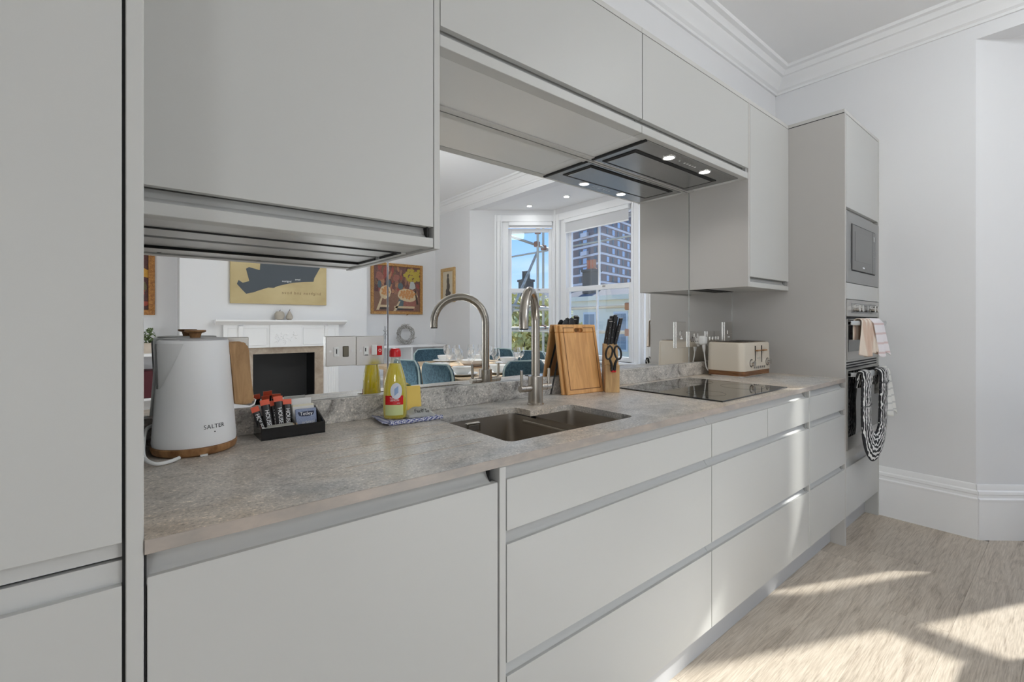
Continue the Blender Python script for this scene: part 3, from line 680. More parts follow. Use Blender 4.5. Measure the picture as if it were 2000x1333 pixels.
# --- base run
def base_unit(label, x0, x1, rows, cat='cabinet'):
    t = thing('base_cabinet', label, cat, ((x0+x1)/2, FY, 0))
    carcass(t, x0, x1, .15, .871, FY)
    return t
R3 = ((.150, .4095), (.439, .698), (.728, .8405))     # three drawer rows
CH = ((.4095, .439), (.698, .728), (.8405, .871))     # channels above them
t = base_unit('integrated dishwasher with a plain grey door under the left end of the worktop', .004, .598, 1, 'dishwasher')
door(t, 'door', .0035, .5955, .150, .8397, FY); rail(t, .003, .582, .8397, .871, FY, .028)
b_ = B(); box(b_, .582, .584, FY+.012, FY+.03, .8397, .871); obj('rail_end', b_, DARK, t)
b_ = B(); box(b_, .0008, .0030, FY+.004, FY+.03, .15, .868); obj('shadow_gap', b_, DARK, t)
t = thing('end_panel', 'slim upright grey panel between the dishwasher and the sink drawers', 'panel', (.609, FY, 0))
b_ = B(); box(b_, .600, .618, FY-.0005, -.01, .0, .8708, BV); obj('board', b_, CAB, t)
t = base_unit('grey three drawer cabinet under the sink', .6185, 1.5055, 3)
for (z0, z1), (c0_, c1_) in zip(R3, CH):
    door(t, 'drawer_front', .6205, 1.5055, z0, z1, FY); rail(t, .6185, 1.494, c0_, c1_, FY)
t = base_unit('grey drawer cabinet with a split top row under the hob', 1.5065, 2.394, 3)
for k_, ((z0, z1), (c0_, c1_)) in enumerate(zip(R3, CH)):
    if k_ < 2: door(t, 'drawer_front', 1.5085, 2.3925, z0, z1, FY)
    else:
        door(t, 'drawer_front', 1.5085, 1.9495, z0, z1, FY); door(t, 'drawer_front', 1.9525, 2.3925, z0, z1, FY)
    rail(t, 1.4955, 2.372, c0_, c1_, FY)
    b_ = B(); box(b_, 2.372, 2.394, FY+.010, FY+.03, c0_, c1_); obj('rail_end', b_, mat('rail_end_grey', (.30, .30, .29), .4), t)
t = thing('end_panel', 'slim upright grey panel between the hob drawers and the narrow drawers', 'panel', (2.40, FY, 0))
b_ = B(); box(b_, 2.3948, 2.4062, FY-.0005, -.01, .15, .8708, BV); obj('board', b_, CAB, t)
t = base_unit('narrow grey three drawer cabinet beside the oven tower', 2.4068, 2.9040, 3)
for (z0, z1), (c0_, c1_) in zip(R3, CH):
    door(t, 'drawer_front', 2.4085, 2.9025, z0, z1, FY); rail(t, 2.4068, 2.880, c0_, c1_, FY)
    b_ = B(); box(b_, 2.880, 2.9035, FY+.010, FY+.03, c0_, c1_); obj('rail_end', b_, MATS['rail_end_grey'], t)
b_ = B(); box(b_, .0005, 2.9045, -.5294, -.512, .0, .148, .001); tag(obj('kick_board', b_, mat('plinth_grey', (.46, .47, .49), .4)), 'long recessed grey kick board along the floor under the base units', 'plinth')

# --- oven tower
t = thing('oven_tower_cabinet', 'tall grey cabinet housing the microwave and double oven', 'cabinet', (3.24, FY, 0))
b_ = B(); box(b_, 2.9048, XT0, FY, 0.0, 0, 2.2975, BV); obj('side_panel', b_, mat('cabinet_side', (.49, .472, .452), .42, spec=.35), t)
b_ = B(); box(b_, 3.5345, XT1, FY, 0.0, 0, 2.2975, BV); obj('side_panel', b_, CAB, t)
door(t, 'upper_door', XT0+.003, 3.5325, 1.803, 2.2950, FY)
rail(t, XT0, 3.505, 1.783, 1.803, FY, .02)
door(t, 'filler_panel', XT0+.003, 3.5325, 1.313, 1.399, FY)
door(t, 'drawer_front', XT0+.003, 3.5325, .150, .411, FY); rail(t, XT0, 3.5345, .411, .440, FY)
b_ = B(); box(b_, XT0, 3.5345, FY+.02, FY+.03, .440, .500); obj('vent_panel', b_, RAIL, t)
b_ = B(); box(b_, XT0, 3.5345, -.5294, -.512, 0, .148); obj('kick_board', b_, MATS['plinth_grey'], t)
b_ = B(); box(b_, 2.9048, XT1, FY+.002, -.0, 2.3005, 2.3195, .0006); box(b_, XT0, 3.53, FY+.03, -.0, 2.27, 2.3); obj('top_fillet', b_, CABIN, t)
b_ = B(); box(b_, XT0, 3.534, FY+.035, FY+.04, .15, 2.29); obj('carcass', b_, CABIN, t)
b_ = B(); box(b_, XT1+.0005, EX-.001, FY+.004, FY+.02, 0, 2.3195); obj('wall_scribe', b_, mat('scribe_cream', (.60, .59, .53), .5), t)

# microwave
MWS = mat('appliance_grey', (.33, .33, .325), .33, .75)
t = thing('microwave', 'built-in microwave with a black glass door in the tall oven tower', 'microwave', (3.23, FY, 1.401))
b_ = B(); box(b_, XT0+.003, 3.5325, FY-.002, FY+.02, 1.4015, 1.781, .002); obj('fascia', b_, MWS, t)
GREYG = mat('grey_glass', (.085, .085, .085), .06, 0, .5)
b_ = B(); box(b_, 3.004, 3.385, FY-.007, FY-.002, 1.474, 1.720, .001); dr = obj('door', b_, GREYG, t)
b_ = B(); box(b_, 3.05, 3.335, FY-.0078, FY-.007, 1.525, 1.685); obj('door_window', b_, mat('mw_window', (.12, .12, .118), .12, 0, .5), dr, smooth=False)
b_ = B(); box(b_, 3.388, 3.447, FY-.007, FY-.002, 1.474, 1.720, .001); cp = obj('control_panel', b_, GREYG, t)
b_ = B(); box(b_, 3.402, 3.433, FY-.0078, FY-.007, 1.665, 1.695); box(b_, 3.405, 3.43, FY-.0078, FY-.007, 1.60, 1.604); box(b_, 3.405, 3.43, FY-.0078, FY-.007, 1.57, 1.574); obj('display', b_, mat('display_grey', (.32, .33, .33), .2), cp, smooth=False)
b_ = B(); box(b_, 3.190, 3.225, FY-.0078, FY-.007, 1.492, 1.499); obj('badge', b_, WHITEINK, dr, smooth=False)
b_ = B(); box(b_, 3.004, 3.447, FY-.0035, FY-.002, 1.468, 1.474); box(b_, 3.004, 3.447, FY-.0035, FY-.002, 1.720, 1.724); obj('seal', b_, DARK, t)

# double oven
t = thing('double_oven', 'built-in steel double oven with towels hung over its bowed handles', 'oven', (3.23, FY, .5))
b_ = B(); box(b_, XT0+.003, 3.5325, FY-.004, FY+.02, 1.218, 1.3095, .002); fa = obj('control_fascia', b_, STEEL, t)
b_ = B(); box(b_, 2.998, 3.466, FY-.0048, FY-.004, 1.236, 1.292); obj('control_window', b_, mat('panel_grey', (.20, .20, .20), .25, .3), fa, smooth=False)
for kx in (3.045, 3.105, 3.345, 3.405):
    b_ = B(); cyl(b_, (kx, FY-.004, 1.264), (kx, FY-.030, 1.264), .021, .019, 20); box(b_, kx-.003, kx+.003, FY-.032, FY-.03, 1.248, 1.282); obj('knob', b_, CHROME, t)
b_ = B(); box(b_, 3.17, 3.28, FY-.0056, FY-.0048, 1.246, 1.284); obj('clock_display', b_, GLOSSBLK, fa, smooth=False)
for z0, z1, zg0, zg1 in ((.985, 1.205, 1.03, 1.185), (.502, .930, .575, .885)):
    b_ = B(); box(b_, XT0+.003, 3.5325, FY-.006, FY+.012, z0, z1, .002); d_ = obj('oven_door', b_, STEEL, t)
    b_ = B(); box(b_, XT0+.012, 3.5235, FY-.0075, FY-.006, zg0, z1-.004); obj('door_glass', b_, GLOSSBLK, d_, smooth=False)
    zh = z1-.022
    P = [(XT0+.010+(3.524-XT0-.010)*q/16) for q in range(17)]
    b_ = B(); 
    R_ = []
    for q, x in enumerate(P):
        u = q/8-1; y_ = FY-.012-.046*(1-abs(u)**6); hz = .0155*(1-.35*abs(u)**3)
        R_.append([Vector((x, y_-.007, zh-hz)), Vector((x, y_-.010, zh)), Vector((x, y_-.007, zh+hz)), Vector((x, y_+.006, zh+hz)), Vector((x, y_+.006, zh-hz))])
    loft(b_, R_)
    box(b_, XT0+.010, XT0+.03, FY-.018, FY-.006, zh-.009, zh+.009); box(b_, 3.504, 3.524, FY-.018, FY-.006, zh-.009, zh+.009)
    obj('handle', b_, mat('handle_satin', (.60, .61, .61), .42, .55), d_)
b_ = B(); box(b_, XT0+.003, 3.5325, FY+.004, FY+.02, .930, .985); vt = obj('vent_strip', b_, STEEL, t)
for z in (.938, .952, .966):
    b_ = B(); box(b_, XT0+.02, 3.51, FY+.0025, FY+.005, z, z+.007); obj('vent_slot', b_, DARK, vt)
b_ = B(); box(b_, XT0+.003, 3.53, FY+.003, FY+.02, 1.205, 1.218); obj('shadow_gap', b_, DARK, t)

# --- wall units
def wall_unit(label, x0, x1, z0, z1, wide_label=None):
    return thing('wall_cabinet', label, 'cabinet', ((x0+x1)/2, UY, z0))
UT = 2.2955
t = wall_unit('large pale grey wall cabinet above the kettle at the left', 0.0, .613, 1.379, UT)
b_ = B(); box(b_, .5955, .613, UY, -.002, 1.376, UT+.002, BV); obj('end_panel', b_, CAB, t)
door(t, 'door', .0015, .5935, 1.432, UT, UY)
b_ = B(); box(b_, .0005, .5945, UY+.002, UY+.045, 1.379, 1.4035, BV); obj('bottom_rail', b_, CAB, t)
b_ = B(); prism(b_, [(UY+.045, 1.400), (UY+.012, 1.4035), (UY+.026, 1.415), (UY+.030, 1.432), (UY+.045, 1.432)], 'x', .0005, .580); obj('handle_rail', b_, RAIL, t)
b_ = B(); box(b_, .580, .5835, UY+.010, UY+.03, 1.4035, 1.432); obj('rail_end', b_, DARK, t)
b_ = B(); box(b_, .0005, .5945, UY+.045, -.165, 1.3835, 1.400); b2_ = B(); box(b2_, .5800, .5945, -.165, -.002, 1.380, 1.400); obj('underside_edge', b2_, MATS.get('underside_grey') or CAB, t); fb = obj('underside_board', b_, mat('underside_grey', (.54, .54, .53), .3), t)
b_ = B(); cyl(b_, (.045, -.285+.015, 1.383), (.045, -.27, 1.3836), .006); cyl(b_, (.30, -.28, 1.383), (.30, -.28, 1.3836), .006); obj('screw_cap', b_, DARK, fb)
b_ = B(); box(b_, .0005, .578, -.158, -.016, 1.3875, 1.404); obj('underside_board', b_, MATS['underside_grey'], t)
b_ = B(); box(b_, .0005, .5800, -.1645, -.1565, 1.3805, 1.3995); box(b_, .5775, .5795, -.1565, -.018, 1.3805, 1.3995); obj('underside_gap', b_, DARK, t)
b_ = B(); box(b_, .0005, .5945, UY+.045, -.004, 1.414, 2.29); obj('carcass', b_, CABIN, t)
b_ = B(); box(b_, 0, .613, UY+.002, 0, UT+.0042, 2.3195, .0006); obj('top_fillet', b_, CABIN, t)

def mid_unit(label, x0, x1, slit=True):
    t = wall_unit(label, x0, x1, 1.913, UT)
    door(t, 'door', x0+.0015, x1-.0015, 1.9655, UT, UY)
    b_ = B(); box(b_, x0+.0005, x1-.0005, UY+.002, UY+.045, 1.913, 1.9440, BV); obj('bottom_rail', b_, CAB, t)
    b_ = B(); prism(b_, [(UY+.045, 1.940), (UY+.012, 1.9440), (UY+.024, 1.953), (UY+.028, 1.968), (UY+.045, 1.968)], 'x', x0, x1); obj('handle_rail', b_, RAIL, t)
    b_ = B(); box(b_, x0, x1, UY+.0465, -.035, 1.9145, 1.93); obj('underside_board', b_, mat('underside_satin', (.70, .70, .69), .24, 0, .6), t)
    b_ = B(); box(b_, x0, x1, -.034, -.003, 1.9105, 1.93); obj('back_batten', b_, CABIN, t)
    b_ = B(); box(b_, x0, x1, UY+.03, -.003, 1.93, 2.29); obj('carcass', b_, CABIN, t)
    b_ = B(); box(b_, x0, x1, UY+.002, 0, UT+.0042, 2.3195, .0006); obj('top_fillet', b_, CABIN, t)
    return t
t = mid_unit('wide pale grey lift-up wall cabinet above the sink', .6135, 1.502)
b_ = B(); prism(b_, [(UY+.045, 1.9445), (UY+.0112, 1.9445), (UY+.0232, 1.9525), (UY+.0272, 1.968), (UY+.045, 1.968)], 'x', 1.4897, 1.4913); obj('rail_joint', b_, DARK, t)
t = mid_unit('pale grey lift-up wall cabinet above the hob holding the extractor', 1.503, 2.396)
b_ = B(); box(b_, 2.376, 2.3955, UY+.006, UY+.03, 1.944, 1.9655); obj('rail_end', b_, MATS['rail_end_grey'], t)
t = wall_unit('narrow full height wall cabinet above the toaster beside the oven tower', 2.397, 2.904, 1.368, UT)
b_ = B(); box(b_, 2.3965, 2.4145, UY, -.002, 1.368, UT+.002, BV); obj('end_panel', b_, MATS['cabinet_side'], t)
door(t, 'door', 2.4165, 2.9030, 1.4205, UT, UY)
b_ = B(); box(b_, 2.4155, 2.904, UY+.001, UY+.045, 1.368, 1.394, BV); obj('bottom_rail', b_, CAB, t)
b_ = B(); prism(b_, [(UY+.045, 1.39), (UY+.012, 1.394), (UY+.024, 1.405), (UY+.028, 1.421), (UY+.045, 1.421)], 'x', 2.4155, 2.885); obj('handle_rail', b_, RAIL, t)
b_ = B(); box(b_, 2.885, 2.904, UY+.008, UY+.03, 1.394, 1.4205); obj('rail_end', b_, MATS['rail_end_grey'], t)
b_ = B(); box(b_, 2.4155, 2.904, UY+.046, -.06, 1.374, 1.392); box(b_, 2.4155, 2.904, UY+.046, -.004, 1.392, 2.29); obj('carcass', b_, CABIN, t)
b_ = B(); box(b_, 2.4155, 2.80, -.058, -.004, 1.372, 1.391); obj('underside_gap', b_, DARK, t)
b_ = B(); box(b_, 2.3965, 2.904, UY+.002, 0, UT+.0042, 2.3195, .0006); obj('top_fillet', b_, CABIN, t)

# dark shadow line between the doors and the fillet on top
def top_gap(t, x0, x1, fy):
    b_ = B(); box(b_, x0, x1, fy+.0035, fy+.0060, UT-.0005, UT+.0045); obj('shadow_gap', b_, DARK, t)
for o in [o for o in COL.objects if o.name.startswith('wall_cabinet')]:
    xs = {'wall_cabinet': (0, .613), 'wall_cabinet.001': (.613, 1.5025), 'wall_cabinet.002': (1.5025, 2.3965), 'wall_cabinet.003': (2.3965, 2.904)}[o.name]
    top_gap(o, xs[0], xs[1], UY)
for o in [o for o in COL.objects if o.name == 'oven_tower_cabinet']:
    top_gap(o, XT0, 3.5345, FY)
    b_ = B(); box(b_, 2.9044, 2.9052, FY+.003, UY, 2.2970, 2.3010); obj('shadow_gap', b_, DARK, o)

# --- extractor hood let into the underside
t = thing('extractor_hood', 'steel built-in extractor hood with two round lamps under the wall cabinet', 'extractor hood', (1.95, -.155, 1.907))
HS = mat('hood_steel', (.36, .36, .355), .24, 1.0); mrough(HS, noise(HS, 30, 3, objvec(HS, (1, 50, 50))), .18, .32)
hx0, hx1, hy0, hy1 = 1.568, 2.345, -.2965, -.016
b_ = B(); box(b_, hx0, hx1, hy0, hy1, 1.9085, 1.925, .001); obj('body', b_, HS, t)
b_ = B(); box(b_, hx0-.006, hx0+.006, hy0, hy1, 1.9055, 1.918); obj('side_seal', b_, DARK, t)
b_ = B(); box(b_, 1.614, 2.286, -.2135, -.033, 1.9060, 1.9085); fl = obj('filter_surround', b_, DARK, t)
b_ = B(); box(b_, 1.632, 2.266, -.196, -.048, 1.9030, 1.9062, .001); obj('filter_panel', b_, HS, t)
for x in (1.806, 2.110):
    b_ = B(); hoop(b_, [(.024, -.001), (.030, -.001), (.031, .001), (.031, .003), (.024, .003)], 24, (x, -.2465, 1.9065)); lm = obj('lamp_bezel', b_, CHROME, t)
    b_ = B(); cyl(b_, (x, -.2465, 1.9060), (x, -.2465, 1.908), .0245); obj('lamp_lens', b_, mat('hood_lamp', (1, 1, 1), .4, emit=(1, .98, .95, 1), estr=6), lm)
    l = bpy.data.lights.new('hood_lamp', 'SPOT'); l.energy = 3.5; l.spot_size = math.radians(130); l.spot_blend = .8; l.shadow_soft_size = .02; l.color = (1, .97, .92)
    lo = bpy.data.objects.new('hood_lamp', l); COL.objects.link(lo); lo.parent = t; lo.location = (x-1.95, -.2465+.155, -.004)
for k_ in range(5):
    x = 1.925+.022*k_
    b_ = B(); cyl(b_, (x, -.252, 1.9078), (x, -.252, 1.9086), .0055, n=12); obj('button', b_, mat('button_light', (.75, .75, .74), .3), t)
b_ = B(); cyl(b_, (1.882, -.252, 1.9078), (1.882, -.252, 1.9086), .004, n=12); obj('indicator', b_, MATS['button_light'], t)

# --- mirrored splashback
t = thing('mirror_splashback', 'mirrored glass splashback along the whole wall above the worktop', 'mirror', (1.46, 0, .955))
for x0, x1, z0, z1 in ((-.001, .6115, .9612, 1.398), (.6145, 2.3955, .9612, 1.911), (2.3985, 2.9045, .9612, 1.372)):
    b_ = B(); box(b_, x0, x1, 0, .006, z0, z1); p_ = obj('mirror_panel', b_, MIRROR, t, smooth=False)
    b_ = B(); box(b_, x0, x0+.0012, -.0008, .004, z0, z1); box(b_, x1-.0012, x1, -.0008, .004, z0, z1); obj('polished_edge', b_, MIRED, p_, smooth=False)

# --- worktop
XS = sorted({0.0005, .21, .305, .318, .652, .66, .695, .70, 1.012, 1.205, 2.904})
GR = [(-.226, .21, .695), (-.316, .305, .66), (-.377, .305, .652), (-.4575, .318, .652)]
YSs = [FY-.0005, -.508] + [q for g_ in sorted(GR) for q in (g_[0]-.0045, g_[0]+.0045)] + [-.230, -.145, -.0005]
YSs = sorted(set(YSs))
def holed(xm, ym): return (.70 < xm < 1.012 and -.508 < ym < -.145) or (1.012 <= xm < 1.205 and -.508 < ym < -.230)
t = thing('worktop', 'long mottled grey-brown stone-effect worktop with a sink cut-out and drainer grooves', 'worktop', (1.45, -.3, WT))
b_ = B()
for i in range(len(XS)-1):
    for j in range(len(YSs)-1):
        xm, ym = (XS[i]+XS[i+1])/2, (YSs[j]+YSs[j+1])/2
        if holed(xm, ym): continue
        h = WT
        for gy, ga, gb in GR:
            if abs(ym-gy) < .0045 and ga < xm < gb: h = WT-.0014
        box(b_, XS[i], XS[i+1], YSs[j], YSs[j+1], .8712, h)
def fillet(cx, cy, sx_, sy_, r):
    P = [(cx, cy)] + [(cx+sx_*r*(1-math.cos(a_)), cy+sy_*r*(1-math.sin(a_))) for a_ in [PI/2*q/6 for q in range(7)]]
    prism(b_, P, 'z', .8712, WT)
fillet(.70, -.508, 1, 1, .022); fillet(.70, -.145, 1, -1, .022); fillet(1.205, -.508, -1, 1, .03); fillet(1.205, -.230, -1, -1, .022); fillet(1.012, -.145, -1, -1, .03)
bmesh.ops.remove_doubles(b_, verts=b_.verts, dist=.00005)
obj('slab', b_, STONE, t)
b_ = B(); box(b_, .0005, 2.904, FY-.0022, FY-.0004, .8714, WT-.0004, .0006); obj('front_edge', b_, STONE_EDGE, t)
for gy, ga, gb in GR:
    b_ = B(); box(b_, ga, gb, gy-.0044, gy+.0044, WT-.0018, WT-.0010); o = obj('drainer_groove', b_, mat('groove_light', lin(192, 178, 163), .4), t)
b_ = B(); box(b_, 0.0005, 2.904, -.020, -.0012, WT, .9606, .0012); tag(obj('upstand', b_, STONE2), 'low mottled stone upstand along the back of the worktop', 'upstand')

# --- undermount sink
t = thing('sink', 'undermounted steel one and a half bowl sink in the worktop', 'sink', (.95, -.32, .70))
def bowl(name, x0, x1, y0, y1, zt, zb, r):
    b_ = B(); R_ = []
    for z, ins in ((zt, 0), (zb+.03, .004), (zb+.010, .010), (zb, .032)):
        R_.append([Vector((p[0], p[1], z)) for p in rrect(x0+ins, x1-ins, y0+ins, y1-ins, r)])
    rv = loft(b_, R_, cap=False)
    b_.faces.new(rv[-1]); o = obj(name, b_, SINK, t, ang=60)
    return o
OVX0, OVX1 = .815, .870
b1 = bowl('main_bowl', .694, 1.004, -.514, -.139, .8708, .690, .028)
b2 = bowl('half_bowl', 1.026, 1.211, -.514, -.224, .8708, .735, .028)
b_ = B(); box(b_, 1.001, 1.029, -.514, -.20, .845, .8585, .004, 2); obj('bowl_divider', b_, SINK, t)
for b0, cx, cy, z in ((b1, .85, -.33, .6905), (b2, 1.118, -.37, .7355)):
    b_ = B(); lathe(b_, [(.042, 0), (.042, .003), (.030, .002), (.028, -.004), (0, -.004)], 24, (cx, cy, z)); obj('drain', b_, CHROME, b0)
b_ = B(); box(b_, OVX0, OVX1, -.1465, -.1395, .828, .859, .003, 2); obj('overflow_plate', b_, CHROME, b1)
b_ = B(); box(b_, OVX0+.007, OVX1-.007, -.1475, -.1462, .835, .852, .0005); obj('overflow_slot', b_, mat('overflow_grey', (.28, .26, .24), .3, .8), b1)

# --- tap
t = thing('kitchen_tap', 'tall brushed nickel swan neck mixer tap behind the sink', 'tap', (1.1052, -.1526, WT))
tx, ty = 1.1052, -.1526
b_ = B(); lathe(b_, [(0, 0), (.030, 0), (.030, .004), (.0265, .006), (.0265, .101), (.0255, .103), (.0165, .1035), (0, .1035)], 32, (tx, ty, WT)); obj('body', b_, NICKEL, t)
d_ = Vector((-.1661, -.129, 0)); R_ = d_.length/2; d_.normalize()
P = [Vector((tx, ty, WT+.10)), Vector((tx, ty, 1.10)), Vector((tx, ty, 1.185))]
for q in range(1, 18):
    a_ = PI*q/17; P.append(Vector((tx, ty, 1.185)) + d_*(R_*(1-math.cos(a_))) + Vector((0, 0, R_*math.sin(a_))))
P.append(P[-1]+Vector((0, 0, -.02)))
b_ = B(); tube(b_, P, .0152, 18); obj('spout', b_, NICKEL, t)
b_ = B(); cyl(b_, P[-1]+Vector((0, 0, .004)), P[-1]+Vector((0, 0, -.004)), .0138, n=18); obj('aerator', b_, DARK, t)
for s_ in (-1, 1):
    b_ = B(); cyl(b_, (tx+s_*.024, ty, .951), (tx+s_*.072, ty, .951), .0115, n=20); cyl(b_, (tx+s_*.050, ty, .951), (tx+s_*.053, ty, .951), .0125, n=20); h_ = obj('handle', b_, NICKEL, t)
    b_ = B(); cyl(b_, (tx+s_*.064, ty, .955), (tx+s_*.066, ty, 1.017), .0058, .0052, 12); obj('lever', b_, NICKEL, h_)

# --- hob
t = thing('induction_hob', 'black glass induction hob set on the worktop below the extractor', 'hob', (1.96, -.32, WT))
b_ = B(); box(b_, 1.664, 2.258, -.5565, -.078, WT+.0002, WT+.0055, .0015, 2); gl = obj('glass_plate', b_, GLOSSBLK, t)
for cx, cy, r_ in ((1.80, -.20, .09), (1.80, -.42, .075), (2.12, -.20, .075), (2.12, -.42, .09)):
    b_ = B(); hoop(b_, [(r_, WT+.0055), (r_, WT+.0058), (r_-.0015, WT+.0058), (r_-.0015, WT+.0055)], 40, (cx, cy, 0)); obj('zone_ring', b_, mat('zone_grey', (.045, .045, .045), .2), gl)

# --- socket plates on the mirror
def plate(name, label, cat, x0, x1, z0, z1, grp=None):
    t = thing(name, label, cat, ((x0+x1)/2, 0, z0), grp)
    b_ = B(); box(b_, x0, x1, -.0105, -.0010, z0, z1, .0012); obj('plate', b_, mat('satin_plate', (.80, .78, .75), .22, 1.0), t)
    for x in (x0+.012, x1-.012):
        b_ = B(); cyl(b_, (x, -.0105, (z0+z1)/2), (x, -.0116, (z0+z1)/2), .0035, n=12); box(b_, x-.0028, x+.0028, -.0119, -.0116, (z0+z1)/2-.0004, (z0+z1)/2+.0004); obj('screw', b_, CHROME, t)
    return t
t = plate('fused_spur', 'square metal fused switch plate left of the red dot plate', 'switch', .4195, .5075, 1.056, 1.1435)
b_ = B(); box(b_, .441, .457, -.0125, -.0105, 1.083, 1.112, .001); fs = obj('fuse_holder', b_, WHITEP, t)
b_ = B(); box(b_, .4475, .4505, -.0129, -.0125, 1.092, 1.106); obj('fuse_mark', b_, INK, fs, smooth=False)
b_ = B(); box(b_, .468, .485, -.0135, -.0105, 1.082, 1.114, .0015); obj('rocker', b_, mat('bronze_rocker', (.20, .18, .14), .2, .8), t)
t = plate('cooker_switch', 'square metal switch plate with a red rocker beside the washing up liquid', 'switch', .5085, .5965, 1.054, 1.1425)
b_ = B(); box(b_, .531, .546, -.0125, -.0105, 1.083, 1.112, .001); fs = obj('fuse_holder', b_, WHITEP, t)
b_ = B(); box(b_, .5345, .5375, -.0129, -.0125, 1.096, 1.107); box(b_, .534, .544, -.0129, -.0125, 1.084, 1.086); obj('fuse_mark', b_, INK, fs, smooth=False)
b_ = B(); box(b_, .556, .572, -.0135, -.0105, 1.084, 1.115, .001); obj('rocker', b_, WHITEP, t)
b_ = B(); box(b_, .573, .5885, -.0140, -.0105, 1.083, 1.112, .001); rd = obj('red_rocker', b_, RED, t)
b_ = B(); hoop(b_, [(.0032, 0), (.0045, 0), (.0045, .0006), (.0032, .0006)], 16); xform(b_, Matrix.Translation((.581, -.0140, 1.098)) @ Matrix.Rotation(PI/2, 4, 'X')); obj('indicator_ring', b_, WHITEINK, rd)
t = plate('double_socket', 'metal wall socket plate partly hidden behind the white kettle', 'socket', .078, .2225, 1.058, 1.1455)
for x in (.105, .165):
    b_ = B(); box(b_, x-.002, x+.002, -.0112, -.0104, 1.105, 1.113); box(b_, x-.013, x-.006, -.0112, -.0104, 1.086, 1.0895); box(b_, x+.006, x+.013, -.0112, -.0104, 1.086, 1.0895); obj('pin_slots', b_, DARK, t, smooth=False)
b_ = B(); box(b_, .196, .206, -.0135, -.0105, 1.092, 1.112, .001); obj('rocker', b_, WHITEP, t)
t = plate('cooker_control_unit', 'upright metal cooker switch plate on the mirror left of the toaster plug', 'switch', 2.255, 2.349, 1.047, 1.190)
b_ = B(); box(b_, 2.286, 2.315, -.0135, -.0105, 1.115, 1.140, .001); obj('rocker', b_, CHROME, t)
b_ = B(); box(b_, 2.288, 2.312, -.0125, -.0105, 1.094, 1.102, .001); obj('neon', b_, WHITEP, t)
b_ = B(); box(b_, 2.2985, 2.3025, -.0112, -.0104, 1.104, 1.113); obj('label_mark', b_, WHITEINK, t, smooth=False)
t = plate('double_socket', 'metal double socket plate with the toaster plug pushed in', 'socket', 2.385, 2.531, 1.049, 1.136)
for x, s_ in ((2.415, 1), (2.462, 0)):
    b_ = B(); box(b_, x-.002, x+.002, -.0112, -.0104, 1.097, 1.107); box(b_, x-.013, x-.006, -.0112, -.0104, 1.078, 1.083); box(b_, x+.006, x+.013, -.0112, -.0104, 1.078, 1.083); obj('pin_slots', b_, DARK, t, smooth=False)
for x in (2.440, 2.478):
    b_ = B(); box(b_, x-.008, x+.008, -.0135, -.0105, 1.104, 1.124, .001); obj('rocker', b_, CHROME, t)
t = plate('light_switch', 'pair of metal grid switches on the mirror just behind the toaster', 'switch', 2.583, 2.729, 1.049, 1.136)
for x in (2.61, 2.645, 2.68, 2.71):
    b_ = B(); box(b_, x-.006, x+.006, -.015, -.0105, 1.082, 1.104, .001); obj('rocker', b_, CHROME, t)
b_ = B(); box(b_, 2.6555, 2.6565, -.0112, -.0100, 1.05, 1.135); obj('plate_joint', b_, DARK, t)
t = plate('cooker_control_unit', 'upright metal switch plate on the mirror nearest the oven tower', 'switch', 2.789, 2.883, 1.047, 1.190)
b_ = B(); box(b_, 2.821, 2.850, -.0135, -.0105, 1.115, 1.140, .001); obj('rocker', b_, CHROME, t)
b_ = B(); box(b_, 2.825, 2.848, -.0125, -.0105, 1.094, 1.102, .001); obj('neon', b_, WHITEP, t)
# ================================================================ THINGS ON THE WORKTOP
# --- kettle
KX, KY = .099, -.100
t = thing('kettle', 'white cone-shaped electric kettle with wooden base, handle and lid knob', 'kettle', (KX, KY, WT))
b_ = B(); lathe(b_, [(0, 0), (.074, 0), (.080, .004), (.083, .012), (.083, .018), (.080, .0195), (0, .0195)], 48, (KX, KY, WT)); kb = obj('base', b_, ACACIA, t)
b_ = B(); box(b_, KX+.002, KX+.016, KY-.0835, KY-.078, WT+.001, WT+.005); obj('base_foot', b_, WHITEP, kb)
b_ = B()
sa = math.radians(203); n = 72; prof = [(.0805, .020), (.0815, .026)] + [(.0815-.0155*q/14, .026+.222*q/14) for q in range(1, 15)] + [(.0652, .2515), (.062, .2535), (0, .2535)]
R_ = []
for r_, z in prof:
    ring_ = []
    for i in range(n):
        a_ = 2*PI*i/n; da = (a_-sa+PI) % (2*PI)-PI
        k_ = max(0, 1-abs(da)/math.radians(33)); hz = min(1, max(0, (z-.150)/.090))
        lim = max(0.001, hz); kk = max(0, 1-abs(da)/(math.radians(44)*lim)) if hz > 0 else 0
        ex = .010*hz*kk if r_ > .03 else 0
        ring_.append(Vector((KX+max(r_+ex, 1e-5)*math.cos(a_), KY+max(r_+ex, 1e-5)*math.sin(a_), WT+z)))
    R_.append(ring_)
loft(b_, R_); bd = obj('body', b_, WHITEG, t, ang=24)
b_ = B()     # patch over the spout facet, its shade put into a darker grey
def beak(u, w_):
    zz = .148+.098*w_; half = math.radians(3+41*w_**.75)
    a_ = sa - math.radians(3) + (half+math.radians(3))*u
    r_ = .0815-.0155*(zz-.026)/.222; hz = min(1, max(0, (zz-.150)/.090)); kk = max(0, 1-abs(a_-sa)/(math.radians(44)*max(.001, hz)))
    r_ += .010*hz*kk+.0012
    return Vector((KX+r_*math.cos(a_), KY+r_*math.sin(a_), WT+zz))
grid(b_, beak, 18, 16); obj('spout', b_, mat('spout_shade_grey', (.72, .72, .72), .4), t)
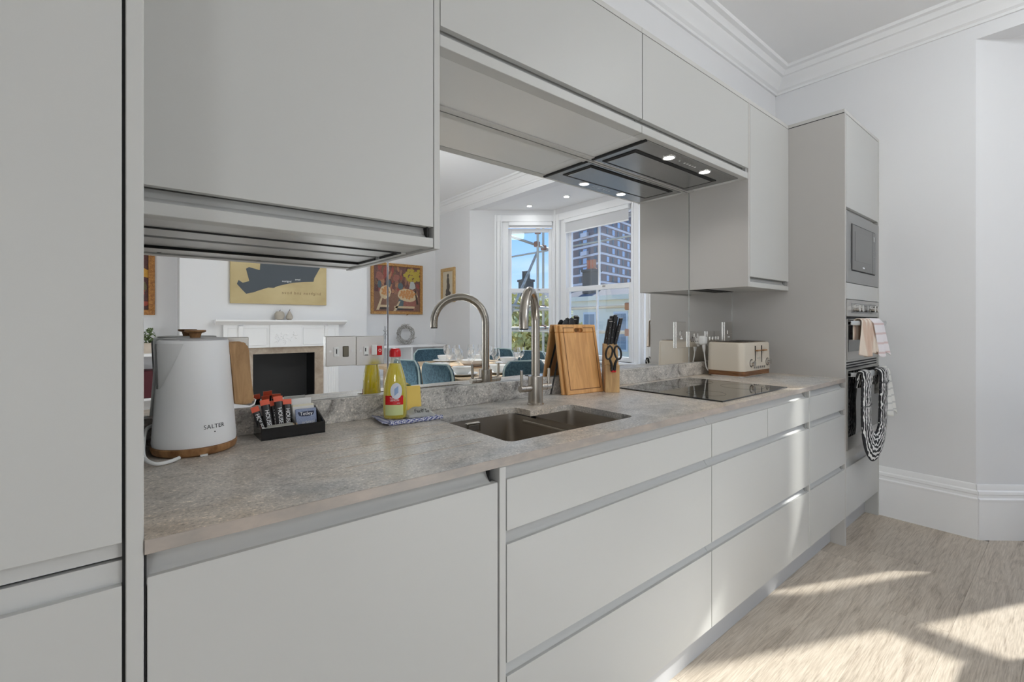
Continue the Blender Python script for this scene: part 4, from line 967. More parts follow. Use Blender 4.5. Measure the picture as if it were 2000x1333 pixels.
b_ = B(); tube(b_, [beak(0, q/12)+Vector((-.0006, -.0002, 0)) for q in range(13)], .0022, 8); obj('spout_crease_shade', b_, mat('crease_shade_grey', (.16, .16, .16), .5), t)  # dark line, shade of the spout's left crease put into the colour
b_ = B(); lathe(b_, [(.0642, .2530), (.0642, .2565), (.060, .2575), (0, .2575)], 48, (KX, KY, WT)); lid = obj('lid', b_, mat('kettle_lid_grey', (.42, .42, .42), .35), t)
b_ = B(); lathe(b_, [(.010, .2575), (.011, .262), (.0125, .268), (.0195, .270), (.0215, .2725), (.0205, .275), (0, .2755)], 28, (KX, KY, WT)); obj('lid_knob', b_, ACACIA, lid)
out = [(.060, .246), (.092, .247), (.103, .240), (.107, .225), (.112, .150), (.118, .108), (.117, .098), (.108, .094), (.074, .096)]
b_ = B(); prism(b_, [(KX+p, WT+q) for p, q in out], 'y', KY-.017, KY+.017)
es = [e_ for e_ in b_.edges]; bmesh.ops.bevel(b_, geom=es, offset=.004, segments=2, affect='EDGES')
hd = obj('handle', b_, wood('kettle_handle_wood', lin(150, 112, 72), lin(188, 150, 106), .45, (12, 12, 2), 5), t)
b_ = B(); prism(b_, [(KX+.070, WT+.088), (KX+.108, WT+.087), (KX+.119, WT+.092), (KX+.1225, WT+.104), (KX+.1205, WT+.104), (KX+.117, WT+.0945), (KX+.108, WT+.0905), (KX+.070, WT+.100)], 'y', KY-.015, KY+.015); obj('handle_trim', b_, WHITEG, t)
def onk(x, y, z):      # wrap flat lettering round the kettle
    a_ = math.radians(-68) + x/.0815; zz = .062 + y; r_ = .0815-.0155*(zz-.026)/.222 + .0002 + z
    return (KX+r_*math.cos(a_), KY+r_*math.sin(a_), WT+zz)
b_ = B(); text(b_, 'SALTER', .0125, onk, spacing=1.12); obj('lettering', b_, INK, bd, smooth=False)
b_ = B(); text(b_, '\u2022', .012, lambda x, y, z: onk(x, y-.012, z)); obj('logo_dot', b_, INK, bd, smooth=False)
b_ = B(); P = [(KX-.055, KY-.07, WT+.006), (.03, -.185, WT+.006), (-.0, -.20, WT+.010), (-.01, -.17, WT+.02), (.004, -.10, WT+.04), (.02, -.05, WT+.045)]
from mathutils.geometry import interpolate_bezier as ib
def smooth_path(P, n=8):
    P = [Vector(p) for p in P]; out = []
    for i in range(len(P)-1):
        a0 = P[max(i-1, 0)]; a1 = P[i]; a2 = P[i+1]; a3 = P[min(i+2, len(P)-1)]
        for q in range(n):
            u = q/n; out.append(.5*((2*a1)+(-a0+a2)*u+(2*a0-5*a1+4*a2-a3)*u*u+(-a0+3*a1-3*a2+a3)*u**3))
    return out+[P[-1]]
b_.free(); b_ = B(); tube(b_, smooth_path([(KX-.035, KY-.078, WT+.0045), (.045, -.200, WT+.0045), (.022, -.206, WT+.006), (.0055, -.175, WT+.016), (.0055, -.12, WT+.038), (.012, -.07, WT+.055), (.03, -.03, WT+.055)]), .0038, 10); obj('power_cord', b_, WHITEP, t)

# --- hospitality tray and its packets
TX0, TX1, TY0, TY1 = .232, .385, -.116, -.024
t = thing('sachet_tray', 'glossy black two-compartment tray holding drink sachets by the kettle', 'tray', ((TX0+TX1)/2, -.07, WT))
b_ = B(); box(b_, TX0, TX1, TY0, TY1, WT, WT+.003); obj('tray_base', b_, BLKGLOSS, t)
b_ = B(); box(b_, TX0, TX1, TY0, TY0+.003, WT+.003, WT+.030, .0006); obj('front_wall', b_, BLKGLOSS, t)
b_ = B(); box(b_, TX0, TX1, TY1-.003, TY1, WT+.003, WT+.046, .0006); obj('back_wall', b_, BLKGLOSS, t)
XM = .312
for x in (TX0, XM-.0015, TX1-.003):
    b_ = B(); prism(b_, [(TY0+.003, WT+.003), (TY0+.003, WT+.030), (TY1-.003, WT+.060), (TY1-.003, WT+.003)], 'x', x, x+.003); obj('side_wall' if x != XM-.0015 else 'divider', b_, BLKGLOSS, t)
ORG = mat('sachet_orange', lin(226, 96, 66), .35); ORL = mat('sachet_tan', lin(226, 158, 122), .4); SBK = mat('sachet_black', (.022, .02, .02), .35)
def sachet(x, y, tilt, lean, h, label, wd=.021):
    t = thing('coffee_sachet', label, 'sachet', (0, 0, 0), 'coffee stick sachets in the black tray')
    M = Matrix.Translation((x, y, WT+.0045)) @ Matrix.Rotation(tilt, 4, 'Y') @ Matrix.Rotation(lean, 4, 'X')
    def sl(name, m, z0, z1, w2):
        b_ = B(); P = []
        prism(b_, [(-w2, 0), (-w2*.6, -.004), (0, -.0052), (w2*.6, -.004), (w2, 0), (w2*.6, .003), (0, .004), (-w2*.6, .003)], 'z', z0, z1); return obj(name, b_, m, t)
    sl('sachet_body', SBK, .013, h-.014, wd/2); sl('sachet_foot', ORL, 0, .013, wd/2+.0004)
    b_ = B(); box(b_, -wd/2-.0005, wd/2+.0005, -.0012, .0012, h-.014, h); obj('sachet_top', b_, ORG, t)
    b_ = B(); text(b_, 'HOUSE', .0135, lambda x_, y_, z_: (y_, -.0056-z_, h*.48-x_), spacing=.95); obj('lettering', b_, WHITEINK, t, smooth=False)
    t.matrix_world = M
    return t
sachet(.2465, -.078, -.26, -.28, .078, 'leftmost coffee sachet leaning out of the black tray', .017)
sachet(.2610, -.080, -.12, -.26, .092, 'second coffee sachet from the kettle, black with pale vertical lettering')
sachet(.2790, -.070, -.06, -.24, .086, 'dark coffee sachet in the middle, half behind its neighbours', .019)
sachet(.2860, -.084, -.05, -.25, .098, 'tallest coffee sachet with the widest orange top')
sachet(.3020, -.080, .02, -.26, .088, 'coffee sachet next to the tray divider')
PAPER = mat('paper_white', (.78, .77, .75), .7); FOIL = mat('tea_envelope_blue', lin(128, 142, 172), .4)
base(FOIL, ramp(FOIL, noise(FOIL, 30, 3), [(.35, lin(112, 126, 158)), (.65, lin(150, 160, 186))]))
NAVY = mat('navy_print', lin(30, 38, 66), .5)
def envelope(label, x, y, lean, w2, h, m, kind='tea_bag_envelope', cat='tea bag', yaw=0.0, z=.0045):
    b_ = B(); box(b_, -w2, w2, -.0016, .0016, 0, h, .0012); o = tag(obj(kind, b_, m), label, cat)
    o.matrix_world = Matrix.Translation((x, y, WT+z)) @ Matrix.Rotation(yaw, 4, 'Z') @ Matrix.Rotation(lean, 4, 'X'); return o
envelope('plain white tea bag envelope at the back of the tray', .3445, -.036, -.10, .0285, .080, PAPER)
envelope('cream tea bag envelope tucked behind the blue tea bag', .3500, -.052, -.22, .0285, .066, mat('paper_cream', lin(224, 218, 196), .7), yaw=.06)
envelope('thin white envelope edge just behind the blue tea bag', .3460, -.064, -.24, .0275, .062, PAPER, yaw=-.05)
te = thing('tea_bag_envelope', 'blue tea bag envelope with a dark name shield at the front of tray', 'tea bag')
b_ = B(); box(b_, -.0265, .0265, -.0016, .0016, 0, .058, .0012); obj('envelope', b_, FOIL, te)
b_ = B(); P = [(-.0200, .0500), (.0205, .0500), (.0205, .0465), (.018, .0400), (.012, .0375), (0, .0370), (-.012, .0375), (-.018, .0400), (-.0205, .0465)]; prism(b_, P, 'y', -.0021, -.0016); sh = obj('name_shield', b_, NAVY, te, smooth=False)
ff = lambda x, y, z: (x, -.0023-z, y)
b_ = B(); text(b_, 'Tetley', .0125, lambda x, y, z: ff(x, y+.0440, z), spacing=1.02); obj('lettering', b_, WHITEINK, sh, smooth=False)
b_ = B(); text(b_, 'original', .0105, lambda x, y, z: (x+.004, -.0018-z, y+.0215), spacing=1.05); obj('lettering', b_, WHITEINK, te, smooth=False)
te.matrix_world = Matrix.Translation((.349, -.080, WT+.0045)) @ Matrix.Rotation(-.26, 4, 'X')
for k_, (x, y, yw, tl, m, lb) in enumerate(((.262, -.104, .10, .55, PAPER, 'white sugar stick lying in front of the coffee sachets'), (.288, -.103, -.16, .5, mat('paper_kraft', lin(176, 150, 116), .7), 'brown sugar stick lying beside the white sugar stick'), (.277, -.109, .05, .35, mat('paper_grey', lin(150, 150, 142), .6), 'grey sugar stick lying along the front wall of the tray'))):
    b_ = B(); box(b_, -.030, .030, -.006, .006, -.0014, .0014, .001); o = tag(obj('sugar_stick', b_, m), lb, 'sugar stick'); o.matrix_world = Matrix.Translation((x, y, WT+.026+.003*k_)) @ Matrix.Rotation(yw, 4, 'Z') @ Matrix.Rotation(tl, 4, 'X')
b_ = B(); box(b_, -.028, .028, -.0045, .0045, -.0012, .0012, .001); o = tag(obj('sugar_stick', b_, MATS['paper_kraft']), 'kraft sugar stick lying in the right compartment below the tea', 'sugar stick'); o.matrix_world = Matrix.Translation((.349, -.104, WT+.022)) @ Matrix.Rotation(.08, 4, 'Z') @ Matrix.Rotation(.5, 4, 'X')

# --- checked cloth, washing up liquid, sponge, packet
CHK = mat('blue_check', lin(150, 155, 190), .9)
N, L, b = nodes(CHK)
ck = N.new('ShaderNodeTexChecker'); ck.inputs['Scale'].default_value = 210; ck.inputs['Color1'].default_value = lin(205, 206, 216); ck.inputs['Color2'].default_value = lin(74, 84, 140)
L.new(objvec(CHK, (1, 1, 1), (0, .6, .78)), ck.inputs['Vector']); base(CHK, ck.outputs[0])
t = thing('dish_cloth', 'folded blue and white checked cloth under the washing up liquid', 'cloth', (.64, -.09, WT))
def clothf(u, w_):
    x = .530+.185*u + .02*w_; y = -.150+.125*w_ - .008*u
    z = WT+.004+.006*max(0, 1-u*5)**2 + .0012*math.sin(u*14)*math.sin(w_*6)
    return Vector((x, y, z))
b_ = B(); grid(b_, clothf, 24, 12); obj('cloth_top', b_, CHK, t, solid=.0025)
b_ = B(); P = [clothf(.10+.9*q/20, 0)+Vector((0, -.004, .0025)) for q in range(21)]; tube(b_, P, [.0062+.0006*math.sin(q) for q in range(21)], 10); obj('rolled_hem', b_, CHK, t)

SOAP = glass('soap_liquid', (.98, .86, .12), .05, body=lin(255, 244, 24), bodyfac=.62)
CLR = glass('clear_plastic', (.95, .95, .90), .07, body=(.8, .8, .75, 1), bodyfac=.06)
SX, SY = .597, -.088
t = thing('washing_up_liquid', 'clear bottle of yellow washing up liquid with a red cap', 'bottle', (SX, SY, WT+.006))
def ov(b_, prof, n=28, yaw=-.5):
    R_ = []
    for rx, ry, z in prof:
        R_.append([Vector((SX+rx*math.cos(2*PI*i/n)*math.cos(yaw)-ry*math.sin(2*PI*i/n)*math.sin(yaw), SY+rx*math.cos(2*PI*i/n)*math.sin(yaw)+ry*math.sin(2*PI*i/n)*math.cos(yaw), WT+.0065+z)) for i in range(n)])
    loft(b_, R_)
bp = [(.030, .019, 0), (.034, .0225, .004), (.0355, .024, .03), (.0350, .0235, .06), (.0335, .0225, .092), (.0335, .0225, .100), (.030, .022, .120), (.0255, .0205, .138), (.0200, .0185, .156), (.0160, .0160, .170), (.0145, .0145, .176)]
b_ = B(); ov(b_, [(a0-.001, a1-.001, z) for a0, a1, z in bp[:9]] + [(.0165, .0160, .163)]); obj('liquid', b_, SOAP, t)
b_ = B(); ov(b_, bp + [(.0140, .0140, .186)]); obj('bottle_shell', b_, CLR, t)
b_ = B(); ov(b_, [(.0165, .0165, .184), (.0172, .0172, .187), (.0168, .0168, .199), (.0150, .0150, .205), (.011, .011, .209), (.0, .0, .210)]); cp = obj('cap', b_, RED, t)
def lab(u, w_, off=.0004, z0=.012, z1=.072, a0=-.85, a1=.75):
    # wraps a label round the front of the oval bottle
    a_ = -PI/2 + a0+(a1-a0)*u; z = z0+(z1-z0)*w_; rx, ry = .0356+off, .0241+off
    px, py = rx*math.cos(a_), ry*math.sin(a_); yw = -.5
    return Vector((SX+px*math.cos(yw)-py*math.sin(yw), SY+px*math.sin(yw)+py*math.cos(yw), WT+.0065+z))
def curved(name, m, par, **k):
    b_ = B(); grid(b_, lambda u, w_: lab(u, w_, **k), 14, 4); return obj(name, b_, m, par)
lb1 = curved('back_label', mat('label_pale', lin(206, 214, 150), .5), t, z0=.012, z1=.043)
lb2 = curved('red_label', RED, t, z0=.043, z1=.070)
b_ = B(); grid(b_, lambda u, w_: lab(.62+.30*math.cos(2*PI*u)*w_, .5+.5*math.sin(2*PI*u)*w_, off=.0008, z0=.060, z1=.108), 24, 3); rl = obj('round_label', b_, mat('label_white', lin(222, 226, 236), .5), t)
b_ = B(); grid(b_, lambda u, w_: lab(.52+.2*u, .30+.42*w_+.2*(u-.5), off=.0012, z0=.060, z1=.108), 6, 6); obj('blue_swirl', b_, mat('label_blue', lin(150, 176, 214), .5), rl)
def onlab(dx, dz, off):
    def f(x, y, z):
        q = lab(.5+(x+dx)/.062, 0, off=off+z); return (q.x, q.y, WT+.0065+dz+y)
    return f
for w_, sz_, dx_, dz_ in (('LEMON', .0085, .002, .0565), ('fresh', .0065, -.006, .0640), ('450ml', .0042, .014, .0480)):
    b_ = B(); text(b_, w_, sz_, onlab(dx_, dz_, .0008)); obj('lettering', b_, WHITEINK, lb2, smooth=False)

SPY = mat('sponge_yellow', lin(250, 216, 118), .95); bump(SPY, noise(SPY, 300, 2), .5, .002)
t = thing('sponge_scourer', 'square yellow sponge with a green scourer back leaning on the upstand', 'sponge', (.68, -.035, WT+.006))
Ms = Matrix.Translation((.671, -.051, WT+.009)) @ Matrix.Rotation(-.10, 4, 'Z') @ Matrix.Rotation(-.22, 4, 'X') @ Matrix.Rotation(.02, 4, 'Y')
b_ = B(); box(b_, -.030, .030, -.012, .008, 0, .083, .004, 2); obj('sponge', xform(b_, Ms), SPY, t)
b_ = B(); box(b_, -.030, .030, .008, .014, 0, .083, .001, 1); obj('scourer', xform(b_, Ms), mat('scourer_green', lin(112, 138, 84), .95), t)
PK = mat('crinkled_film', lin(232, 232, 228), .38, 0, .5); bump(PK, noise(PK, 70, 3), .5, .002)
t = thing('wrapped_scourer', 'small crinkled film packet with dark lettering lying on the checked cloth', 'packet', (.672, -.10, WT+.008))
b_ = B()
def pk(u, w_):
    x = .622+.086*u; y = -.128+.055*w_-.012*u; env = (math.sin(PI*min(1, max(0, u)))*math.sin(PI*w_))**.45
    return Vector((x, y, WT+.0085+.025*env+.0035*math.sin(u*23+w_*9)*env))
grid(b_, pk, 30, 14); bmesh.ops.solidify(b_, geom=b_.faces[:], thickness=.001); pkb = obj('film', b_, PK, t, ang=15)
b_ = B()
def pkt(x, y, z):
    u = .50+x/.092; q = pk(u, .17); return (q.x, q.y-.0035+y*.45-z, q.z+.0005+y*.9)
text(b_, 'Fairly So', .0145, pkt); obj('lettering', b_, INK, pkb, smooth=False)

# --- chopping boards leaning on the mirror
def board(label, xo, yo, zrot, lean, w2, h, th, groove=True):
    t = thing('chopping_board', label, 'chopping board')
    hz0, hz1, hw = h-.033, h-.014, .024
    pts_o = rrect(-w2, w2, 0, h, .008, 3)
    b_ = B(); slot = rrect(-hw, hw, hz0, hz1, .0094, 5)
    # body as bars round the hand slot, so the slot is open
    box(b_, -w2, w2, 0, th, 0, hz0, .003); box(b_, -w2, -hw, 0, th, hz0, h, .003); box(b_, hw, w2, 0, th, hz0, h, .003); box(b_, -hw-.001, hw+.001, .0002, th-.0002, hz1, h-.0005)
    for sx_ in (-1, 1):
        for z_, s2 in ((hz0, 1), (hz1, -1)):
            prism(b_, [(sx_*hw, z_)] + [(sx_*(hw-.0095*(1-math.cos(a_))), z_+s2*.0095*(1-math.sin(a_))) for a_ in [PI/2*q/5 for q in range(6)]], 'y', .0003, th-.0003)
    bd = obj('panel', b_, BEECH, t)
    if groove:
        g = .016
        b_ = B(); zt_ = hz1+.002; zb_ = .018
        box(b_, -w2+g, -w2+g+.003, -.0005, .0006, zb_, zt_); box(b_, w2-g-.003, w2-g, -.0005, .0006, zb_, zt_); box(b_, -w2+g, w2-g, -.0005, .0006, zb_, zb_+.003)
        box(b_, -w2+g, -hw-.002, -.0005, .0006, zt_-.003, zt_); box(b_, hw+.002, w2-g, -.0005, .0006, zt_-.003, zt_); obj('juice_groove', b_, BEECHD, t, smooth=False)
    t.matrix_world = Matrix.Translation((xo, yo, WT)) @ Matrix.Rotation(zrot, 4, 'Z') @ Matrix.Rotation(lean, 4, 'X')
    return t
board('front wooden chopping board with a hand slot, leaning by the knife block', 1.443, -.092, -.10, -.185, .100, .290, .0125)
board('second wooden chopping board leaning close behind the front board', 1.433, -.076, -.10, -.172, .102, .290, .0125, False)
for x, z, rt, lb in ((1.400, 1.178, .9, 'dark spoon tip peeping out lower behind the chopping boards'), (1.438, 1.186, .2, 'dark spoon tip peeping out higher behind the chopping boards')):
    b_ = B(); R2 = [ring((0, 0, zz), (0, 0, 1), 1, 12) for zz in (0,)]
    b_.free(); b_ = B(); lathe(b_, [(0, -.05), (.010, -.046), (.019, -.02), (.018, .0), (.012, .016), (0, .021)], 14)
    xform(b_, Matrix.Diagonal((1, .18, 1, 1))); cyl(b_, (0, 0, -.045), (0, 0, -.30), .004, n=8)
    xform(b_, Matrix.Translation((x, -.013, z)) @ Matrix.Rotation(rt*.35, 4, 'Y') @ Matrix.Rotation(-.03, 4, 'X'))
    tag(obj('serving_spoon', b_, BLACKP), lb, 'spoon')

# --- knife block, knives and scissors
kA = Vector((1.522, -.127, WT)); e1 = Vector((.776, -.631, 0)); e2 = Vector((.631, .776, 0))
Mk = Matrix(((e1.x, e2.x, 0, kA.x), (e1.y, e2.y, 0, kA.y), (0, 0, 1, kA.z), (0, 0, 0, 1)))
t = thing('knife_block', 'pale wooden knife block holding black handled knives and scissors', 'knife block', tuple(kA))
b_ = B(); prism(b_, [(.018, 0), (.018, .118), (.040, .203), (.066, .205), (.082, 0)], 'x', 0, .060)
bmesh.ops.bevel(b_, geom=b_.edges[:], offset=.002, segments=2, affect='EDGES'); obj('block', xform(b_, Mk), BAMBOO, t)
b_ = B(); box(b_, .0, .060, 0, .0178, 0, .115, .0015, 2); obj('front_block', xform(b_, Mk), BAMBOO, t)
HB = mat('knife_handle', (.018, .018, .019), .3)
spots = [(.010, .052, .108, .020, .006), (.022, .056, .122, .018, .008), (.033, .050, .126, .022, .010), (.042, .056, .118, .018, .010), (.020, .043, .098, .012, .002), (.050, .046, .112, .026, .000)]
wordk = ['nearest the boards', 'second from the boards', 'tallest in the middle', 'behind the tallest', 'short one in front', 'nearest the hob']
for (kx, ky, kh, dx, dy), wk in zip(spots, wordk):
    kt = thing('kitchen_knife', 'black handled kitchen knife in the block, %s' % wk, 'knife', tuple(kA))
    z0 = .200
    b_ = B(); Rr = []
    for q in range(6):
        u = q/5; w2 = .0065+.0015*math.sin(PI*u)+(.001 if q == 5 else 0); d2 = .010-.0015*math.sin(PI*u)
        c_ = Vector((kx+dx*u, ky+dy*u, z0+kh*u)); Rr.append([c_+Vector((a0*w2, a1*d2, 0)) for a0, a1 in ((-1, -.6), (-.6, -1), (.6, -1), (1, -.6), (1, .6), (.6, 1), (-.6, 1), (-1, .6))])
    loft(b_, Rr); hh = obj('handle', xform(b_, Mk), HB, kt)
    b_ = B()
    for u in (.25, .5, .75): cyl(b_, (kx+dx*u-.0015, ky+dy*u-.011, z0+kh*u), (kx+dx*u-.0015, ky+dy*u-.0098, z0+kh*u), .0013, n=8)
    box(b_, kx+dx-.007, kx+dx+.007, ky+dy-.009, ky+dy+.009, z0+kh-.0005, z0+kh+.002, .0005)
    obj('rivets', xform(b_, Mk), CHROME, hh)
    b_ = B(); box(b_, kx-.001, kx+.001, ky-.008, ky+.008, .14, z0+.001); obj('blade', xform(b_, Mk), STEEL, kt)
t = thing('kitchen_scissors', 'black handled scissors slotted into the front of the knife block', 'scissors', tuple(kA))
b_ = B()
for s_, cx in ((-1, .014), (1, .050)):
    P = []
    for q in range(25):
        a_ = 2*PI*q/24; P.append((cx+.0135*math.cos(a_)-s_*.004*math.sin(a_), -.010, .168+.027*math.sin(a_)))
    tube(b_, P, .0042, 8)
    tube(b_, [(cx-s_*.002, -.010, .143), (.031+s_*.008, -.010, .122), (.031+s_*.005, -.010, .092)], [.0046, .0058, .0062], 8)
obj('handles', xform(b_, Mk), BLACKP, t)
b_ = B(); box(b_, .022, .042, -.0155, -.003, .086, .096, .002); obj('pivot_cap', xform(b_, Mk), RED, t)
b_ = B(); box(b_, .024, .040, .004, .008, .03, .110); obj('blades', xform(b_, Mk), STEEL, t)

# --- toaster
TB0, TB1, TC0, TC1 = 2.475, 2.832, -.262, -.055
CREAM = mat('toaster_cream', lin(206, 196, 180), .28, 0, .5, .3); CREAMW = mat('toaster_panel', lin(214, 212, 208), .28)
t = thing('toaster', 'cream four slice toaster with a brown wooden base band by the oven tower', 'toaster', (2.65, -.16, WT))
b_ = B(); prism(b_, rrect(TB0+.012, TB1-.012, TC0+.012, TC1-.012, .03), 'z', WT, WT+.008); obj('foot', b_, CHROME, t)
def body(z0, z1, g, r, m, nm):
    b_ = B(); R_ = [[Vector((p[0], p[1], z)) for p in rrect(TB0+i_+g, TB1-i_-g, TC0+i_+g, TC1-i_-g, r)] for z, i_ in ((z0, 0), (z1, 0))]
    loft(b_, R_); return obj(nm, b_, m, t)
body(WT+.008, WT+.034, .002, .034, wood('toaster_wood', lin(92, 58, 30), lin(140, 96, 58), .4, (2, 2, 14), 5), 'base_band')
b_ = B(); R_ = [[Vector((p[0], p[1], WT+z)) for p in rrect(TB0+i_, TB1-i_, TC0+i_, TC1-i_, .034)] for z, i_ in ((.034, 0), (.10, .001), (.178, .003), (.184, .006), (.187, .012))]
loft(b_, R_); bd = obj('body', b_, CREAM, t)
b_ = B(); prism(b_, rrect(TB0+.018, TB1-.018, TC0+.018, TC1-.018, .026), 'z', WT+.187, WT+.1885); tp = obj('top_plate', b_, mat('toaster_top', lin(120, 98, 74), .3, .6), t)
for x in (2.52, 2.60, 2.68, 2.76):
    b_ = B(); box(b_, x, x+.030, TC0+.04, TC1-.035, WT+.1885, WT+.1895); obj('bread_slot', b_, DARK, tp, smooth=False)
for x in (2.622, 2.700):
    b_ = B(); box(b_, x-.002, x+.002, TC0-.0012, TC0+.003, WT+.075, WT+.168); ls = obj('lever_slot', b_, DARK, t, smooth=False)
    b_ = B(); box(b_, x-.008, x+.034, TC0-.018, TC0-.001, WT+.138, WT+.146, .003, 2); obj('lever', b_, ACACIA, t)
for x in (2.575, 2.775):
    b_ = B(); cyl(b_, (x, TC0-.001, WT+.075), (x, TC0-.018, WT+.075), .0175, .0155, 24); kn = obj('browning_knob', b_, CHROME, t)
    b_ = B(); hoop(b_, [(.019, 0), (.022, 0), (.022, .0008), (.019, .0008)], 24); xform(b_, Matrix.Translation((x, TC0+.0006, WT+.075)) @ Matrix.Rotation(PI/2, 4, 'X')); obj('knob_scale', b_, INK, kn)
for k_ in range(6):
    b_ = B(); x = 2.605+.024*k_; cyl(b_, (x, TC0+.001, WT+.050), (x, TC0-.004, WT+.050), .0085, n=14); bt = obj('button', b_, CHROME, t)
    b_ = B(); box(b_, x-.004, x+.004, TC0-.0046, TC0-.004, WT+.0485, WT+.0515); obj('button_mark', b_, INK, bt, smooth=False)
b_ = B(); box(b_, 2.645, 2.68, TC0-.0008, TC0+.001, WT+.098, WT+.101); obj('badge', b_, mat('badge_grey', (.3, .3, .3), .4), t, smooth=False)
tp = thing('power_plug', 'white plug with its cable running down behind the toaster', 'plug', (2.510, -.02, 1.07))
b_ = B(); R_ = [[Vector((2.510+p[0], y_, 1.084+p[1])) for p in rrect(-s_*.024, s_*.024, -s_*.026, s_*.026, s_*.014)] for y_, s_ in ((-.0112, 1), (-.026, 1), (-.036, .8), (-.040, .5))]
loft(b_, R_); tube(b_, [(2.510, -.026, 1.062), (2.5105, -.027, 1.04), (2.511, -.028, 1.02)], [.011, .009, .0055], 12); obj('plug', b_, WHITEP, tp)
b_ = B(); tube(b_, smooth_path([(2.511, -.028, 1.025), (2.510, -.034, .98), (2.506, -.045, .93), (2.512, -.07, .900), (2.545, -.066, .8965), (2.56, -.058, .897)]), .0036, 10); obj('cable', b_, WHITEP, tp)

# --- towels and oven glove on the oven handles
def hy(x):      # front of a handle at x
    u = (x-(XT0+.010))/((3.524-XT0-.010)/2)-1; return FY-.012-.046*(1-abs(u)**6)-.010
def striped(name, c0, c1, scale, axis, lo=.5, hi=.56):
    m = mat(name, c0, .9); N, L, b = nodes(m)
    w_ = N.new('ShaderNodeTexWave'); w_.inputs['Scale'].default_value = scale; w_.bands_direction = axis; w_.inputs['Distortion'].default_value = .3
    L.new(objvec(m), w_.inputs['Vector']); base(m, ramp(m, w_.outputs[0], [(lo, c0), (hi, c1)])); bump(m, noise(m, 500, 2), .3, .001); return m
def towel(t, nm, m, xa, xb, za, zb_, zh, off, folds, amp, flare=0.0, xb2=None, xa2=None):
    b_ = B(); xa2 = xa if xa2 is None else xa2; xb2 = xb if xb2 is None else xb2
    def f(u, w_):
        # w_: 0 back hem -> .2 over the bar -> 1 front hem
        if w_ < .18:
            k_ = 1-w_/.18; z = zh-(zh-zb_)*k_*.55; x = xa+(xb-xa)*u; y_ = hy(x)+.030
        elif w_ < .30:
            a_ = (w_-.18)/.12*PI; x = xa+(xb-xa)*u; z = zh+.004+.016*math.sin(a_); y_ = hy(x)+.010+.019*math.cos(a_)
        else:
            k_ = (w_-.30)/.70; z = zh-(zh-zb_)*k_-.012*math.sin(u*7)*k_; s_ = k_**.8
            x = (xa+(xb-xa)*u)*(1-s_)+(xa2+(xb2-xa2)*u)*s_; y_ = hy(min(max(xa+(xb-xa)*u, 2.95), 3.51))-.010-off-flare*k_ + amp*(.25+.75*k_)*math.sin(u*folds*PI*2+k_*1.4)
        return Vector((x, y_, z))
    grid(b_, f, 60, 34); return obj(nm, b_, m, t, solid=.0025, ang=60)
PINKT = striped('towel_pink', lin(230, 224, 226), lin(214, 192, 190), 6.0, 'Z', .86, .93)
BEIGET = striped('towel_beige_fold_shade', lin(222, 209, 196), lin(206, 181, 164), 9.0, 'X', .45, .75)  # darker bands put the shade of the folds into the colour
t = thing('tea_towel', 'pink and white tea towel hung over the upper oven handle', 'towel', (3.2, -.66, 1.18))
towel(t, 'folded_half', BEIGET, 2.97, 3.10, 1.18, 1.015, 1.188, .0, 4.5, .014, .004, xa2=2.955, xb2=3.17)
towel(t, 'front_half', PINKT, 3.06, 3.25, 1.18, 1.008, 1.190, .008, 1.5, .008, .016, xa2=3.13, xb2=3.30)
WHT = striped('towel_check', lin(218, 217, 212), lin(188, 188, 186), 8.0, 'Z', .86, .92)
t = thing('tea_towel', 'white tea towel with grey check lines on the lower oven handle', 'towel', (3.4, -.66, .90))
towel(t, 'cloth', WHT, 3.29, 3.41, .90, .665, .913, .004, 1.6, .010, .022, xa2=3.30, xb2=3.43)
GLV = mat('glove_pattern', (.02, .02, .022), .9)
N, L, b = nodes(GLV); w_ = N.new('ShaderNodeTexWave'); w_.inputs['Scale'].default_value = 5.6; w_.inputs['Distortion'].default_value = 4.2; w_.inputs['Detail'].default_value = 1.0; w_.inputs['Detail Scale'].default_value = 3.0; w_.bands_direction = 'X'
uvn = N.new('ShaderNodeUVMap'); uvn.uv_map = 'UVMap'; L.new(uvn.outputs[0], w_.inputs['Vector'])
base(GLV, ramp(GLV, w_.outputs[0], [(.56, (.014, .013, .015, 1)), (.66, (.78, .77, .75, 1))])); bump(GLV, noise(GLV, 120, 2), .3, .003)
t = thing('oven_glove', 'black and white wavy patterned double oven glove looped on the lower handle', 'oven glove', (3.12, -.67, .9))
def band(path, w2, th, nm, m, wid):
    P = smooth_path(path, 10); n = len(P); b_ = B(); uv = b_.loops.layers.uv.new('UVMap'); R_ = []; acc = 0; av = []
    for i, p in enumerate(P):
        tt = (P[min(i+1, n-1)]-P[max(i-1, 0)]).normalized(); cw = tt.cross(Vector((0, 1, 0)))
        if i == 0: wd = Vector(wid)
        elif abs(tt.y) < .35: wd = cw if cw.dot(wd) > 0 else -cw
        wd = (wd-tt*wd.dot(tt)).normalized(); nn = tt.cross(wd)
        acc += (P[i]-P[i-1]).length if i else 0; av.append(acc)
        R_.append([p+wd*(w2*math.cos(2*PI*k_/14))+nn*(th*math.sin(2*PI*k_/14)*abs(math.sin(2*PI*k_/14))**.2 if False else th*math.sin(2*PI*k_/14)) for k_ in range(14)])
    rv = loft(b_, R_); idx = {v_: (i, k_) for i, R in enumerate(rv) for k_, v_ in enumerate(R)}
    for f_ in b_.faces:
        ks = [idx[l.vert] for l in f_.loops]
        for l, (i, k_) in zip(f_.loops, ks):
            kk = k_ if not (k_ == 0 and any(q[1] > 10 for q in ks)) else 14
            l[uv].uv = (math.cos(2*PI*kk/14)*w2*2.2, av[i]*2.0)
    return obj(nm, b_, m, t)
